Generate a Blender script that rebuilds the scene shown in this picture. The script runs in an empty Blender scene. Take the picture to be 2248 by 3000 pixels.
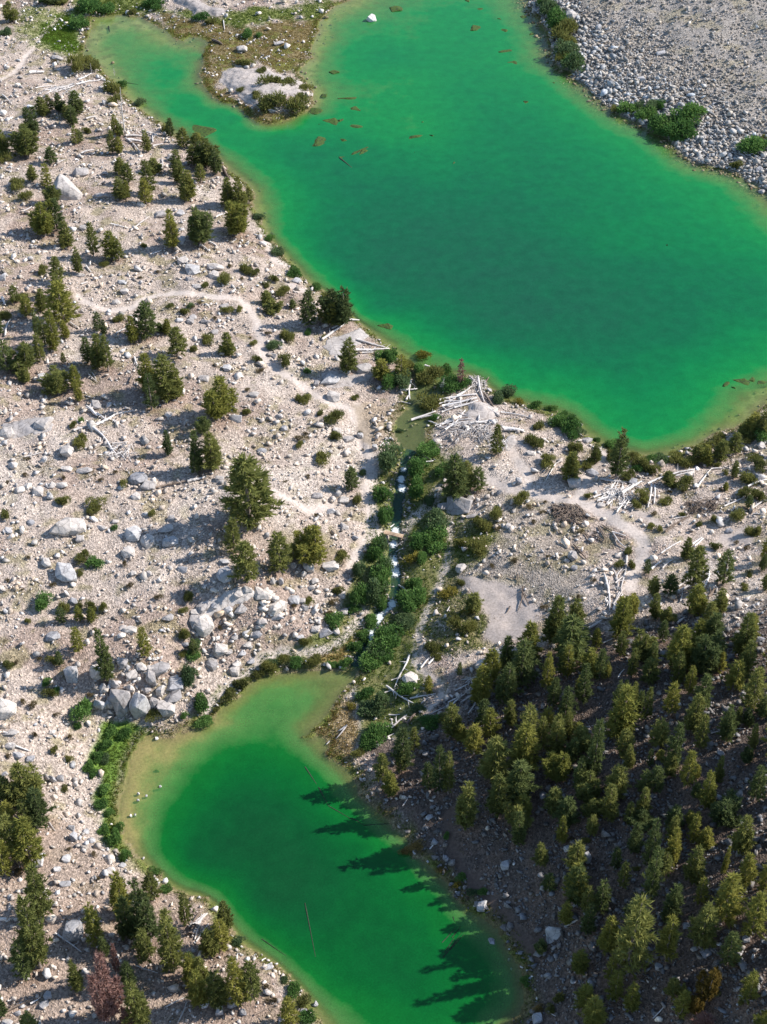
import bpy, bmesh, math, random
import numpy as np
from mathutils import Vector, Matrix

SC = bpy.context.scene
COL = SC.collection

# ------------------------------------------------------------------ camera
FPX = 4400.0                      # focal length in photograph pixels (2248 x 3000)
TILT = math.radians(42.0)         # how far the drone's camera looks below the horizon
CT, ST = math.cos(TILT), math.sin(TILT)
CAM = np.array([0.0, -200 * CT, 200 * ST])
cam_d = bpy.data.cameras.new('camera')
cam = bpy.data.objects.new('camera', cam_d)
COL.objects.link(cam)
cam.location = CAM
cam.rotation_euler = (math.radians(90) - TILT, 0, 0)
cam_d.sensor_fit = 'VERTICAL'
cam_d.sensor_height = 24.0
cam_d.lens = 24.0 * FPX / 3000.0
cam_d.clip_start = 1.0
cam_d.clip_end = 3000.0
SC.camera = cam

# ------------------------------------------------------------------ sky, sun, exposure
SUN_EL = math.radians(36.0)
SH_A = math.radians(15.0)
SUN_DIR = Vector((math.cos(SUN_EL) * math.cos(SH_A), math.cos(SUN_EL) * math.sin(SH_A), math.sin(SUN_EL)))
world = bpy.data.worlds.new('World')
SC.world = world
world.use_nodes = True
wn = world.node_tree.nodes
wl = world.node_tree.links
wn.clear()
sky = wn.new('ShaderNodeTexSky')
sky.sky_type = 'NISHITA'
sky.sun_disc = False
sky.sun_elevation = SUN_EL
sky.sun_rotation = math.atan2(SUN_DIR.x, SUN_DIR.y)
sky.altitude = 2800
sky.ozone_density = 0.7
sky.air_density = 1.3
bg = wn.new('ShaderNodeBackground')
bg.inputs['Strength'].default_value = 0.12
wo = wn.new('ShaderNodeOutputWorld')
wl.new(sky.outputs[0], bg.inputs[0])
wl.new(bg.outputs[0], wo.inputs[0])
sun_d = bpy.data.lights.new('sun', 'SUN')
sun_d.energy = 4.3
sun_d.angle = math.radians(0.5)
sun_d.color = (1.0, 0.925, 0.86)
sun = bpy.data.objects.new('sun', sun_d)
COL.objects.link(sun)
sun.rotation_euler = (-SUN_DIR).to_track_quat('-Z', 'Y').to_euler()
sun.location = SUN_DIR * 300
SC.view_settings.view_transform = 'Standard'
SC.view_settings.look = 'None'
SC.view_settings.gamma = 1.0
SC.view_settings.use_curve_mapping = False
SC.view_settings.exposure = 0.80
SC.render.engine = 'CYCLES'
SC.cycles.use_denoising = True
SC.cycles.max_bounces = 6
SC.cycles.diffuse_bounces = 3
SC.cycles.transparent_max_bounces = 12
SC.cycles.caustics_reflective = False
SC.cycles.caustics_refractive = False

# ------------------------------------------------------------------ pixels and places
K = 1658 / 600.0
TILE = {c: ((0, 550, 1100, 1648)[i % 4], (i // 4) * 600) for i, c in enumerate('ABCDEFGHIJKLMNOPQRST')}
def src(t, x, y):
    ox, oy = TILE[t]
    return ox + x / K, oy + y / K
def ray(u, v):
    a = (u - 1124.0) / FPX
    b = -(v - 1500.0) / FPX
    return np.array([a, CT + b * ST, -ST + b * CT])
def on_plane(u, v, z):
    d = ray(u, v)
    t = (z - CAM[2]) / d[2]
    return CAM + t * d
def project(x, y, z):
    dx, dy, dz = x - CAM[0], y - CAM[1], z - CAM[2]
    w = dy * CT - dz * ST
    b = dy * ST + dz * CT
    return 1124 + FPX * dx / w, 1500 - FPX * b / w, w

def pts(s):
    """'A 1 2 3 4 B 5 6' -> photograph pixel pairs, the letter names the part of the photograph"""
    out, t, nums = [], None, []
    for w in s.split():
        if w.isalpha():
            t = w
        else:
            nums.append(float(w))
            if len(nums) == 2:
                out.append(src(t, *nums) if t != 'Z' else tuple(nums))
                nums = []
    return out
TILE['Z'] = (0, 0)

# ------------------------------------------------------------------ small numeric helpers
def vnoise(x, y, seed=0):
    xi, yi = np.floor(x).astype(np.int64), np.floor(y).astype(np.int64)
    fx, fy = x - xi, y - yi
    fx = fx * fx * (3 - 2 * fx); fy = fy * fy * (3 - 2 * fy)
    def hsh(a, b):
        h = (a * 374761393 + b * 668265263 + seed * 144269504) & 0xffffffff
        h = ((h ^ (h >> 13)) * 1274126177) & 0xffffffff
        return ((h ^ (h >> 16)) & 0xffff) / 65535.0
    n00, n10, n01, n11 = hsh(xi, yi), hsh(xi + 1, yi), hsh(xi, yi + 1), hsh(xi + 1, yi + 1)
    return (n00 * (1 - fx) + n10 * fx) * (1 - fy) + (n01 * (1 - fx) + n11 * fx) * fy
def fbm(x, y, seed=0, octv=4):
    s, a, t = 0, 1.0, 0
    for o in range(octv):
        s = s + a * vnoise(x * 2 ** o, y * 2 ** o, seed + o * 17)
        t += a
        a *= 0.5
    return s / t
def sstep(a, b, x):
    t = np.clip((x - a) / (b - a), 0, 1)
    return t * t * (3 - 2 * t)
def poly_sd(X, Y, poly):
    """signed distance, negative inside"""
    d2 = np.full(X.shape, 1e18)
    ins = np.zeros(X.shape, bool)
    n = len(poly)
    for i in range(n):
        x1, y1 = poly[i][:2]
        x2, y2 = poly[(i + 1) % n][:2]
        ex, ey = x2 - x1, y2 - y1
        L = ex * ex + ey * ey + 1e-12
        t = np.clip(((X - x1) * ex + (Y - y1) * ey) / L, 0, 1)
        d2 = np.minimum(d2, (X - x1 - t * ex) ** 2 + (Y - y1 - t * ey) ** 2)
        c = ((y1 > Y) != (y2 > Y))
        if abs(ey) > 1e-9:
            ins ^= c & (X < ex * (Y - y1) / ey + x1)
    d = np.sqrt(d2)
    return np.where(ins, -d, d)
def line_d(X, Y, line):
    """distance to a polyline and the index position along it"""
    best = np.full(X.shape, 1e18); pos = np.zeros(X.shape)
    for i in range(len(line) - 1):
        x1, y1 = line[i][:2]; x2, y2 = line[i + 1][:2]
        ex, ey = x2 - x1, y2 - y1
        t = np.clip(((X - x1) * ex + (Y - y1) * ey) / (ex * ex + ey * ey + 1e-12), 0, 1)
        d = (X - x1 - t * ex) ** 2 + (Y - y1 - t * ey) ** 2
        m = d < best
        best = np.where(m, d, best); pos = np.where(m, i + t, pos)
    return np.sqrt(best), pos
def resample(line, step):
    P = np.array(line, float)
    seg = np.linalg.norm(np.diff(P[:, :2], axis=0), axis=1)
    s = np.concatenate([[0], np.cumsum(seg)])
    n = max(2, int(s[-1] / step) + 1)
    q = np.linspace(0, s[-1], n)
    return np.stack([np.interp(q, s, P[:, k]) for k in range(P.shape[1])], 1)

# ------------------------------------------------------------------ shores, read from the photograph
UPPER = pts("""A 735 235 680 420 700 480 810 540 870 620 960 680 1010 760 1070 830 1130 880 1200 930 1300 990 1400 1080 1500 1130
B 60 1120 150 1150 210 1220 260 1300 330 1370 440 1460 540 1540
F 545 30 600 130 650 240 710 320 790 410 850 490 920 570 990 640 1060 670 1130 710 1220 800 1330 890 1400 950 1480 1030 1560 1090 1640 1160
G 150 1190 230 1250 300 1320 330 1420 260 1560 K 250 0 180 60 150 160 190 300 260 350 370 330 400 230 420 120 400 30
G 520 1560 600 1480 690 1390 760 1370 850 1430 920 1470 1000 1530 1150 1600 1250 1640 L 0 40
L 100 90 170 180 230 240 330 270 400 310 560 350 700 370 850 360 980 310 1100 270 1250 190 1400 140 1480 90 1530 40
Z 2225 1195 2290 1150 2420 1080 2500 900 2420 720 2300 620
D 1658 1590 1590 1520 1500 1460 1390 1400 1200 1370 1050 1320 930 1220 880 1160 760 1080 640 1020 500 960 400 900 330 850 260 790 170 700 60 620
C 1600 590 1500 560 1430 480 1410 380 1380 280 1335 180 1270 110 1235 30 Z 1535 -60 1450 -200 1250 -220 1090 -100
B 1330 0 1200 40 1150 100 1070 170 1060 270 1010 350 990 420 1030 470 960 515 890 590 960 650 1010 720 1030 800 1010 890 900 935 860 960
B 690 1005 600 1000 550 985 480 940 440 900 400 850 330 835 280 830 220 800 160 740 110 660 90 590 130 520 110 440 135 400 175 345 110 300 20 290
A 1480 335 1400 310 1340 250 1230 190 1150 140 1000 120 860 130 740 145""")
LOWER = pts("""N 500 540 620 510 800 470 950 465 1100 465 1260 445 1350 420 1390 430 1340 520 1250 610 1190 700 1160 800 1080 880 1000 925 930 990 960 1020
N 1040 1000 1110 980 1140 1040 1110 1150 1200 1210 1290 1250 1340 1330 1380 1450 1500 1580 Z 1140 2400
S 140 60 260 150 300 280 430 390 550 480 590 590 690 690 770 770 890 800 980 880 1040 980 1080 1080 1150 1170 1190 1260 1180 1350 1230 1440 1190 1560 1040 1658
Z 1480 3110 1400 3260 1150 3300 1010 3120
R 1060 1570 1000 1480 900 1350 800 1230 730 1160 620 1100 500 1030 400 960 350 860 280 720 180 640 110 600
Q 1600 640 1500 600 1400 530 1330 480 1280 420 1200 370 1130 290 1080 230 1020 150 980 60 970 0
M 990 1560 1000 1480 1010 1400 1040 1300 1050 1230 1080 1180 1100 1100 1110 1030 1190 990 1280 1000 1400 1005 1500 965 1600 915 N 0 935 150 900 230 830 320 730 420 660""")
ZL = -3.0
STREAM = [(src(t, x, y), z) for t, x, y, z in [
    ('K', 300, 330, -0.02), ('K', 250, 400, -0.08), ('K', 228, 500, -0.3), ('K', 205, 570, -0.5), ('K', 215, 660, -0.9), ('K', 190, 740, -0.98),
    ('K', 172, 860, -1.0), ('K', 165, 980, -1.1), ('K', 150, 1060, -1.4), ('K', 148, 1180, -1.6), ('K', 150, 1280, -1.85),
    ('K', 175, 1370, -1.95), ('K', 165, 1470, -2.15), ('K', 120, 1590, -2.4), ('K', 40, 1650, -2.65),
    ('N', 1500, 90, -2.85), ('N', 1450, 210, -2.94), ('N', 1410, 320, -2.98), ('N', 1370, 430, -3.0)]]
TRAILS = [  # (points, width in metres)
    (pts("A 660 0 600 50 500 130 400 220 320 310 270 390 210 450 160 540 90 600 0 650"), 0.55),
    (pts("E 640 745 750 815 900 855 1020 845 1120 800 1250 735 1400 710 1500 712 1658 722 F 180 745 300 745 430 770 510 860 560 950 575 1050 590 1150 610 1240 690 1310 850 1410 1000 1510 1100 1570 1200 1620 1330 1650 J 1350 60"), 1.0),
    (pts("F 620 200 650 310 690 400 720 460 850 490"), 1.1),
    (pts("F 950 680 880 690 830 640"), 1.0),
    (pts("K -150 -30 -120 130 -90 250 -60 380 -30 520 -60 640 -40 780 -20 900 -10 980 80 1020"), 1.25),
    (pts("J 700 660 800 720 900 755 1000 820 1150 770"), 0.9),
    (pts("J 1500 1000 1420 1080 1370 1170 1320 1260"), 1.0),
    (pts("K 215 1045 260 960 300 880 380 820 470 730 520 640"), 1.1),
    (pts("K 600 840 605 980 600 1130 575 1260 540 1360 490 1480 430 1600 O 380 60 350 150 330 260 310 380 360 460 O 500 520 540 570 520 690 430 770"), 0.55),
    (pts("K 930 570 1080 640 1250 670 1450 710 1658 752 L 260 790 400 870 520 950 620 1010 660 1090 650 1180 600 1280 560 1370 540 1440"), 1.25),
    (pts("K 1100 330 1180 450 1250 560 1200 660"), 1.0),
    (pts("L 290 270 320 360 280 450 200 560 120 700"), 0.9),
    (pts("N 1390 60 1320 130 1220 230 1120 295 900 310 760 300 640 320 570 370 530 470 400 520 300 620 230 690 140 800"), 0.75),
    (pts("M 1210 900 1120 980 1050 1080 1000 1190 970 1330 960 1480 950 1620"), 0.5),
    (pts("S 600 -60 600 120 640 320 780 490 900 590 1000 720 1120 880 1240 1060"), 0.9),
]
# heights of the land (metres) and depths of the lakes at places in the photograph
LAND = [(t, x, y, z) for t, s in {
 'A': "200 300 .9 0 600 2 200 1100 3 600 1500 4 900 900 1.6 450 100 .4 550 300 .3 300 -300 1 1500 40 1",
 'B': "450 60 .5 700 280 .45 550 400 .5 800 200 .5 900 50 .5 400 450 .4",
 'E': "300 300 5 100 900 6 800 700 4.5 1000 1300 5 -500 500 9", 'F': "300 600 3 300 1200 3.5 800 1200 2.2 1200 1200 1.6 700 800 1.6",
 'I': "200 300 6 600 900 6 300 1500 4.8 1400 700 5 -500 800 8", 'J': "500 800 4.4 1000 700 1.8 500 1500 3 1100 1300 .5 1350 300 .5",
 'M': "300 300 3.4 200 900 2.2 700 300 3 1200 400 1.3 600 800 0 300 1300 .3 100 1600 1 -500 500 5 900 640 .5 1200 640 -.5 1000 850 -2.2 850 1150 -2.5",
 'N': "400 100 .4 250 400 -1.4 900 200 -1.4 700 315 -2.3 230 700 -2.6 1200 930 -2.75 1280 1100 -2.75 1300 800 -2.7",
 'Q': "300 500 -.3 600 800 .1 200 1300 .8 1000 1200 -.7 800 300 -1.6 -500 500 3 500 2000 .5", 'R': "300 1400 -1.5 100 1200 -1.6 600 1580 -1.6",
 'K': "700 100 1.0 1200 350 1.4 1100 700 1.3 1000 1200 .8 1500 1300 1.8 1000 1500 -.2 480 900 -.3 600 1400 -1.4 -50 700 .3 -60 1000 -.4 -80 1400 -1.2 400 1300 -1.3",
 'L': "200 450 1.2 900 650 1.6 1400 600 1.9 600 1100 2.4 1300 1100 3.5 300 1400 2.6 2000 900 4.5",
 'O': "600 200 -.9 500 600 -1.1 1000 500 .3 1300 800 2.4 700 1000 -.1 400 1300 -1.8 1000 1500 1.2 150 500 -2.3 100 900 -2.5",
 'P': "300 300 4.6 1000 500 7.6 1500 1000 10.5 500 1300 6.4 1300 1500 9.6 2300 700 14", 'S': "900 200 -1.0 1400 400 1.4 1300 900 -1.2 1500 1400 -.5 1800 2000 1",
 'T': "300 300 4.4 1000 700 7.4 1500 1300 9.5 300 1200 2.2 900 1500 4.2 2300 1000 13",
 'C': "1600 100 2", 'D': "1000 400 3.4 1500 200 5.5 1600 900 2.6 1200 700 2.4 500 300 2.6 200 100 2.4 600 0 4 1000 0 5.5 1300 1150 1.3 1550 1250 1.4 1000 -500 8 2300 200 8 2300 900 5",
 }.items() for x, y, z in np.array(s.split(), float).reshape(-1, 3)]
DEPTH_U = [(t, x, y, z) for t, s in {
 'A': "1000 300 .75 1200 450 .95 1450 600 1.6 1100 700 .7 1300 850 .95 1500 900 1.8 850 300 .5",
 'B': "400 950 1.9 700 1150 2.5 300 1150 1.9 900 1300 3 1300 1400 3.5 950 950 1.3 1100 620 .8 1300 650 1.2 1200 450 1.1 1600 450 2.3 1300 200 1 1200 850 1.1 60 800 1.6 300 900 1.5 100 450 1.3",
 'C': "100 150 1 300 300 1.2 600 100 1.5 900 100 1.2 1100 60 .7 1250 300 .7 900 300 1.7 250 650 1.2 300 1050 1.2 700 700 2.1 1000 1000 2.8 500 1400 3 1200 1300 3.2 1300 700 1.9",
 'D': "100 1000 2 400 1200 2 700 1300 1.5 500 1500 2.5 1200 1500 1.4 300 980 1.1",
 'F': "700 150 .7 850 250 1.8 1100 400 3.2 950 480 .6 1100 580 1.1 1400 600 4.3 1500 850 3.2 800 300 .9",
 'G': "100 850 3 200 950 1.8 500 1050 2.6 800 1100 3.4 700 1220 1.6 1100 1000 4.8 1300 500 5 500 500 5 1500 1400 2.2 1100 1450 1.6 320 1530 .5",
 'H': "300 300 3 1000 300 2.6 200 1000 4.8 1000 1000 3.7 1100 1500 1.7 1400 1550 .5 2000 700 3 1550 1600 .2",
 'L': "400 50 1.9 1000 50 1.6 600 200 1.6 1000 200 .9 700 330 .35", 'K': "270 200 .4"}.items() for x, y, z in np.array(s.split(), float).reshape(-1, 3)]
DEPTH_L = [(t, x, y, z) for t, s in {
 'M': "1200 1250 .35 1350 1350 .6 1500 1200 .6 1560 1450 1.7 1300 1550 .7",
 'N': "500 800 .7 700 650 .75 1000 700 .6 300 1000 .8 700 1050 1.2 300 1150 1.6 900 1150 1.2 700 1350 2.8 400 1550 4 1000 1500 2.8 1000 1250 1.4 1200 1500 1.1 1300 1600 1.5",
 'Q': "1250 100 .8 1400 150 2 1600 300 3.8", 'R': "300 300 4.4 900 300 4 1100 500 4 600 700 4 900 900 3.3 500 800 1.7 900 1150 1.6 1300 1000 3 1500 700 3 1200 1300 2.3 1400 1500 1.4",
 'S': "100 400 2.3 300 300 .9 500 600 1.2 300 900 2.8 600 750 1.1 700 1050 1.6 200 1300 3.2 800 1250 1.8 900 1400 1.4 500 1500 2.3"}.items() for x, y, z in np.array(s.split(), float).reshape(-1, 3)]

# ------------------------------------------------------------------ the height field
STEP = 0.35
GX = np.arange(-126, 126, STEP); GY = np.arange(-100, 200, STEP)
NX, NY = len(GX), len(GY)
def bil(A, x, y, gx0, gy0, st):
    fx = np.clip((np.asarray(x, float) - gx0) / st, 0, A.shape[1] - 1.001); fy = np.clip((np.asarray(y, float) - gy0) / st, 0, A.shape[0] - 1.001)
    ix, iy = fx.astype(int), fy.astype(int)
    fx, fy = fx - ix, fy - iy
    return (A[iy, ix] * (1 - fx) + A[iy, ix + 1] * fx) * (1 - fy) + (A[iy + 1, ix] * (1 - fx) + A[iy + 1, ix + 1] * fx) * fy
up_w = [tuple(on_plane(u, v, 0.0)[:2]) for u, v in UPPER]
lo_w = [tuple(on_plane(u, v, ZL)[:2]) for u, v in LOWER]
st_w = np.array([tuple(on_plane(p[0], p[1], z)[:2]) + (z,) for p, z in STREAM])
ctrl = []
for p in resample(up_w + [up_w[0]], 2.5): ctrl.append((p[0], p[1], 0.0))
for p in resample(lo_w + [lo_w[0]], 2.5): ctrl.append((p[0], p[1], ZL))
for p in resample(st_w, 2.5): ctrl.append((p[0], p[1], p[2] + 0.1))
for t, x, y, z in LAND: ctrl.append((*on_plane(*src(t, x, y), z)[:2], z))
for t, x, y, z in DEPTH_U: ctrl.append((*on_plane(*src(t, x, y), 0)[:2], -z))
for t, x, y, z in DEPTH_L: ctrl.append((*on_plane(*src(t, x, y), ZL)[:2], ZL - z))
ctrl = np.array(ctrl)
_, uq = np.unique(np.round(ctrl[:, :2] * 2), axis=0, return_index=True)
ctrl = ctrl[uq]
n = len(ctrl)
A = np.zeros((n + 3, n + 3))
A[:n, :n] = np.linalg.norm(ctrl[:, None, :2] - ctrl[None, :, :2], axis=2)
A[:n, n] = 1; A[:n, n + 1:] = ctrl[:, :2]; A[n:, :n] = A[:n, n:].T
wgt = np.linalg.solve(A, np.concatenate([ctrl[:, 2], np.zeros(3)]))
CSTEP = 1.05
cgx = np.arange(-127, 128, CSTEP); cgy = np.arange(-101, 202, CSTEP)
CXX, CYY = np.meshgrid(cgx, cgy)
Hc = np.empty(CXX.shape)
for r in range(0, CXX.shape[0], 16):
    q = np.stack([CXX[r:r + 16].ravel(), CYY[r:r + 16].ravel()], 1)
    d = np.sqrt((q[:, None, 0] - ctrl[None, :, 0]) ** 2 + (q[:, None, 1] - ctrl[None, :, 1]) ** 2)
    Hc[r:r + 16] = (d @ wgt[:n] + wgt[n] + q @ wgt[n + 1:]).reshape(-1, CXX.shape[1])
Hc = np.clip(Hc, -9, 30)
for _ in range(1):
    Hp = np.pad(Hc, 1, mode='edge')
    Hc = (4 * Hc + Hp[:-2, 1:-1] + Hp[2:, 1:-1] + Hp[1:-1, :-2] + Hp[1:-1, 2:]) / 8
SDUc = poly_sd(CXX, CYY, up_w); SDLc = poly_sd(CXX, CYY, lo_w)
XX, YY = np.meshgrid(GX, GY)
def upf(c): return bil(c, XX, YY, cgx[0], cgy[0], CSTEP)
wob = (fbm(XX / 1.6, YY / 1.6, 5, 3) - 0.5) * 1.1
SDU = upf(SDUc) + wob; SDL = upf(SDLc) + wob
STD, STP = line_d(XX, YY, resample(st_w, 1.0)[:, :2])
stz = np.interp(STP, np.arange(len(resample(st_w, 1.0))), resample(st_w, 1.0)[:, 2])
HT = upf(Hc)
land = np.minimum(SDU, SDL)
rough = sstep(0.2, 4, land)
HT += rough * ((fbm(XX / 9, YY / 9, 1, 3) - 0.5) * 1.5 + (fbm(XX / 2.2, YY / 2.2, 2, 3) - 0.5) * 0.55)
for SD, lv in ((SDU, 0.0), (SDL, ZL)):
    near = (SD > 0) & (SD < 5)
    HT = np.where(near, np.maximum(HT, lv + 0.04 + 0.09 * np.minimum(SD, 2.0)), HT)
    ins = SD <= 0
    HT = np.where(ins, np.minimum(HT, lv - 0.04 - 0.14 * np.minimum(-SD, 1.5)) + (fbm(XX / 1.3, YY / 1.3, 9, 3) - 0.5) * 0.35 * sstep(0.3, 2, -SD), HT)
sb = 1 - sstep(0.7, 2.4, STD)
HT = np.where((SDU > 0) & (SDL > 0), HT * (1 - sb) + (stz + 0.22) * sb, HT)
HT = np.where((STD < 0.75) & (SDU > 0) & (SDL > 0), stz - 0.18, HT)
tr_w = []
TRD = np.full(XX.shape, 99.0)
def h_at(x, y): return bil(HT, x, y, GX[0], GY[0], STEP)
def hit(u, v, it=14):
    z = 0.0
    for k in range(it):
        p = on_plane(u, v, z)
        z = z + (float(h_at(p[0], p[1])) - z) * (0.8 if k < 8 else 0.5)
    p = on_plane(u, v, z)
    return np.array([p[0], p[1], float(h_at(p[0], p[1]))])
for line, w in TRAILS:
    lw = resample([tuple(hit(u, v)[:2]) for u, v in line], 1.0)
    tr_w.append((lw, w))
    x0, x1, y0, y1 = lw[:, 0].min() - 4, lw[:, 0].max() + 4, lw[:, 1].min() - 4, lw[:, 1].max() + 4
    i0, i1 = np.searchsorted(GX, [x0, x1]); j0, j1 = np.searchsorted(GY, [y0, y1])
    sl = (slice(j0, j1), slice(i0, i1))
    d, _ = line_d(XX[sl], YY[sl], lw)
    TRD[sl] = np.minimum(TRD[sl], d - w * .68)
TRD += (fbm(XX / 0.9, YY / 0.9, 31, 3) - 0.5) * 1.0
HT -= 0.07 * (1 - sstep(-0.2, 0.6, TRD)) * (SDU > 0.3) * (SDL > 0.3)
PU, PV, PW = project(XX, YY, HT)      # where each piece of ground shows in the photograph

# ------------------------------------------------------------------ materials
def new_mat(name):
    m = bpy.data.materials.new(name)
    m.use_nodes = True
    nt = m.node_tree
    nt.nodes.clear()
    out = nt.nodes.new('ShaderNodeOutputMaterial')
    return m, nt, out
def N(nt, kind, **kw):
    nd = nt.nodes.new(kind)
    for k, v in kw.items():
        if k.startswith('i_'):
            nd.inputs[int(k[2:]) if k[2:].isdigit() else k[2:].replace('_', ' ')].default_value = v
        else:
            setattr(nd, k, v)
    return nd
def ramp(nt, stops, interp='LINEAR'):
    r = nt.nodes.new('ShaderNodeValToRGB')
    r.color_ramp.interpolation = interp
    e = r.color_ramp.elements
    while len(e) < len(stops): e.new(0.5)
    for k, (p, c) in enumerate(stops):
        e[k].position = p
        e[k].color = (*c, 1) if len(c) == 3 else c
    return r
def noise_tex(nt, scale, detail=4, rough=0.6, vec=None):
    t = N(nt, 'ShaderNodeTexNoise')
    t.inputs['Scale'].default_value = scale; t.inputs['Detail'].default_value = detail; t.inputs['Roughness'].default_value = rough
    if vec is not None: nt.links.new(vec, t.inputs['Vector'])
    return t
def mixc(nt, fac, a, b, mode='MIX'):
    m = N(nt, 'ShaderNodeMix', data_type='RGBA', blend_type=mode)
    for s, v in ((0, fac), (6, a), (7, b)):
        if isinstance(v, bpy.types.NodeSocket): nt.links.new(v, m.inputs[s])
        elif isinstance(v, (int, float)): m.inputs[s].default_value = v
        else: m.inputs[s].default_value = (*v, 1) if len(v) == 3 else v
    return m.outputs[2]

def ground_material():
    m, nt, out = new_mat('stony_ground')
    L = nt.links
    at = N(nt, 'ShaderNodeAttribute', attribute_name='tone')
    geo = N(nt, 'ShaderNodeNewGeometry')
    n1 = noise_tex(nt, 3.2, 6, 0.7, geo.outputs['Position'])
    r1 = ramp(nt, [(0.28, (0.55, 0.53, 0.50)), (0.5, (0.95, 0.95, 0.95)), (0.72, (1.35, 1.33, 1.3))])
    L.new(n1.outputs[0], r1.inputs[0])
    v1 = N(nt, 'ShaderNodeTexVoronoi', feature='F1'); v1.inputs['Scale'].default_value = 5.5
    L.new(geo.outputs['Position'], v1.inputs['Vector'])
    r2 = ramp(nt, [(0.0, (.48, .45, .42)), (0.5, (.95, .95, .94)), (1.0, (1.7, 1.66, 1.6))])
    L.new(v1.outputs['Color'], r2.inputs[0])
    gr = N(nt, 'ShaderNodeAttribute', attribute_name='gravel')
    c2 = mixc(nt, gr.outputs['Fac'], at.outputs['Color'], mixc(nt, 1.0, at.outputs['Color'], r2.outputs[0], 'MULTIPLY'))
    c = mixc(nt, 0.8, c2, mixc(nt, 1.0, c2, r1.outputs[0], 'MULTIPLY'))
    b = N(nt, 'ShaderNodeBsdfPrincipled'); b.inputs['Roughness'].default_value = 0.95
    b.inputs['Specular IOR Level'].default_value = 0.15
    L.new(c, b.inputs['Base Color'])
    bu = N(nt, 'ShaderNodeBump'); bu.inputs['Strength'].default_value = 0.7; bu.inputs['Distance'].default_value = 0.12
    ad = N(nt, 'ShaderNodeMath', operation='ADD')
    L.new(n1.outputs[0], ad.inputs[0]); L.new(v1.outputs['Distance'], ad.inputs[1])
    sg = N(nt, 'ShaderNodeMath', operation='MULTIPLY_ADD'); sg.inputs[1].default_value = 0.6; sg.inputs[2].default_value = 0.12
    L.new(gr.outputs['Fac'], sg.inputs[0]); L.new(sg.outputs[0], bu.inputs['Strength'])
    L.new(ad.outputs[0], bu.inputs['Height']); L.new(bu.outputs[0], b.inputs['Normal'])
    L.new(b.outputs[0], out.inputs[0])
    return m

def rock_material(name, base, attr=False, moss=None):
    m, nt, out = new_mat(name)
    L = nt.links
    tc = N(nt, 'ShaderNodeTexCoord'); geo = N(nt, 'ShaderNodeNewGeometry'); oi = N(nt, 'ShaderNodeObjectInfo')
    n1 = noise_tex(nt, 1.6, 6, 0.65, geo.outputs['Position'])
    n2 = noise_tex(nt, 14, 4, 0.7, geo.outputs['Position'])
    r1 = ramp(nt, [(0.25, tuple(x * .62 for x in base)), (0.5, base), (0.75, tuple(min(x * 1.25, .8) for x in base))])
    L.new(n1.outputs[0], r1.inputs[0])
    r2 = ramp(nt, [(0.3, (.7, .7, .7)), (0.6, (1.05, 1.05, 1.05))])
    L.new(n2.outputs[0], r2.inputs[0])
    c = mixc(nt, 0.8, r1.outputs[0], r2.outputs[0], 'MULTIPLY')
    if attr:
        at = N(nt, 'ShaderNodeAttribute', attribute_name='tone')
        c = mixc(nt, 1.0, c, at.outputs['Color'], 'MULTIPLY')
    else:
        rr = ramp(nt, [(0, (.72, .72, .74)), (.5, (1, .98, .96)), (1, (1.2, 1.17, 1.12))])
        L.new(oi.outputs['Random'], rr.inputs[0])
        c = mixc(nt, 1.0, c, rr.outputs[0], 'MULTIPLY')
    if moss:
        n3 = noise_tex(nt, 2.5, 4, 0.6, geo.outputs['Position'])
        r3 = ramp(nt, [(0.38, (0, 0, 0)), (0.5, (1, 1, 1))])
        L.new(n3.outputs[0], r3.inputs[0])
        c = mixc(nt, r3.outputs[0], c, moss)
    # cracks
    mp = N(nt, 'ShaderNodeVectorMath', operation='MULTIPLY_ADD')
    mp.inputs[1].default_value = (.35, .35, .35)
    n4 = noise_tex(nt, 0.9, 3, 0.6, geo.outputs['Position'])
    L.new(n4.outputs['Color'], mp.inputs[0]); L.new(geo.outputs['Position'], mp.inputs[2])
    vo = N(nt, 'ShaderNodeTexVoronoi', feature='DISTANCE_TO_EDGE'); vo.inputs['Scale'].default_value = 0.75
    L.new(mp.outputs[0], vo.inputs['Vector'])
    r4 = ramp(nt, [(0.0, (.35, .33, .32)), (0.035, (1, 1, 1))])
    L.new(vo.outputs['Distance'], r4.inputs[0])
    c = mixc(nt, 0.75, c, mixc(nt, 1.0, c, r4.outputs[0], 'MULTIPLY'))
    b = N(nt, 'ShaderNodeBsdfPrincipled'); b.inputs['Roughness'].default_value = 0.9
    b.inputs['Specular IOR Level'].default_value = 0.2
    L.new(c, b.inputs['Base Color'])
    bu = N(nt, 'ShaderNodeBump'); bu.inputs['Strength'].default_value = 0.8; bu.inputs['Distance'].default_value = 0.12
    L.new(n1.outputs[0], bu.inputs['Height']); L.new(bu.outputs[0], b.inputs['Normal'])
    L.new(b.outputs[0], out.inputs[0])
    return m

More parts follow.
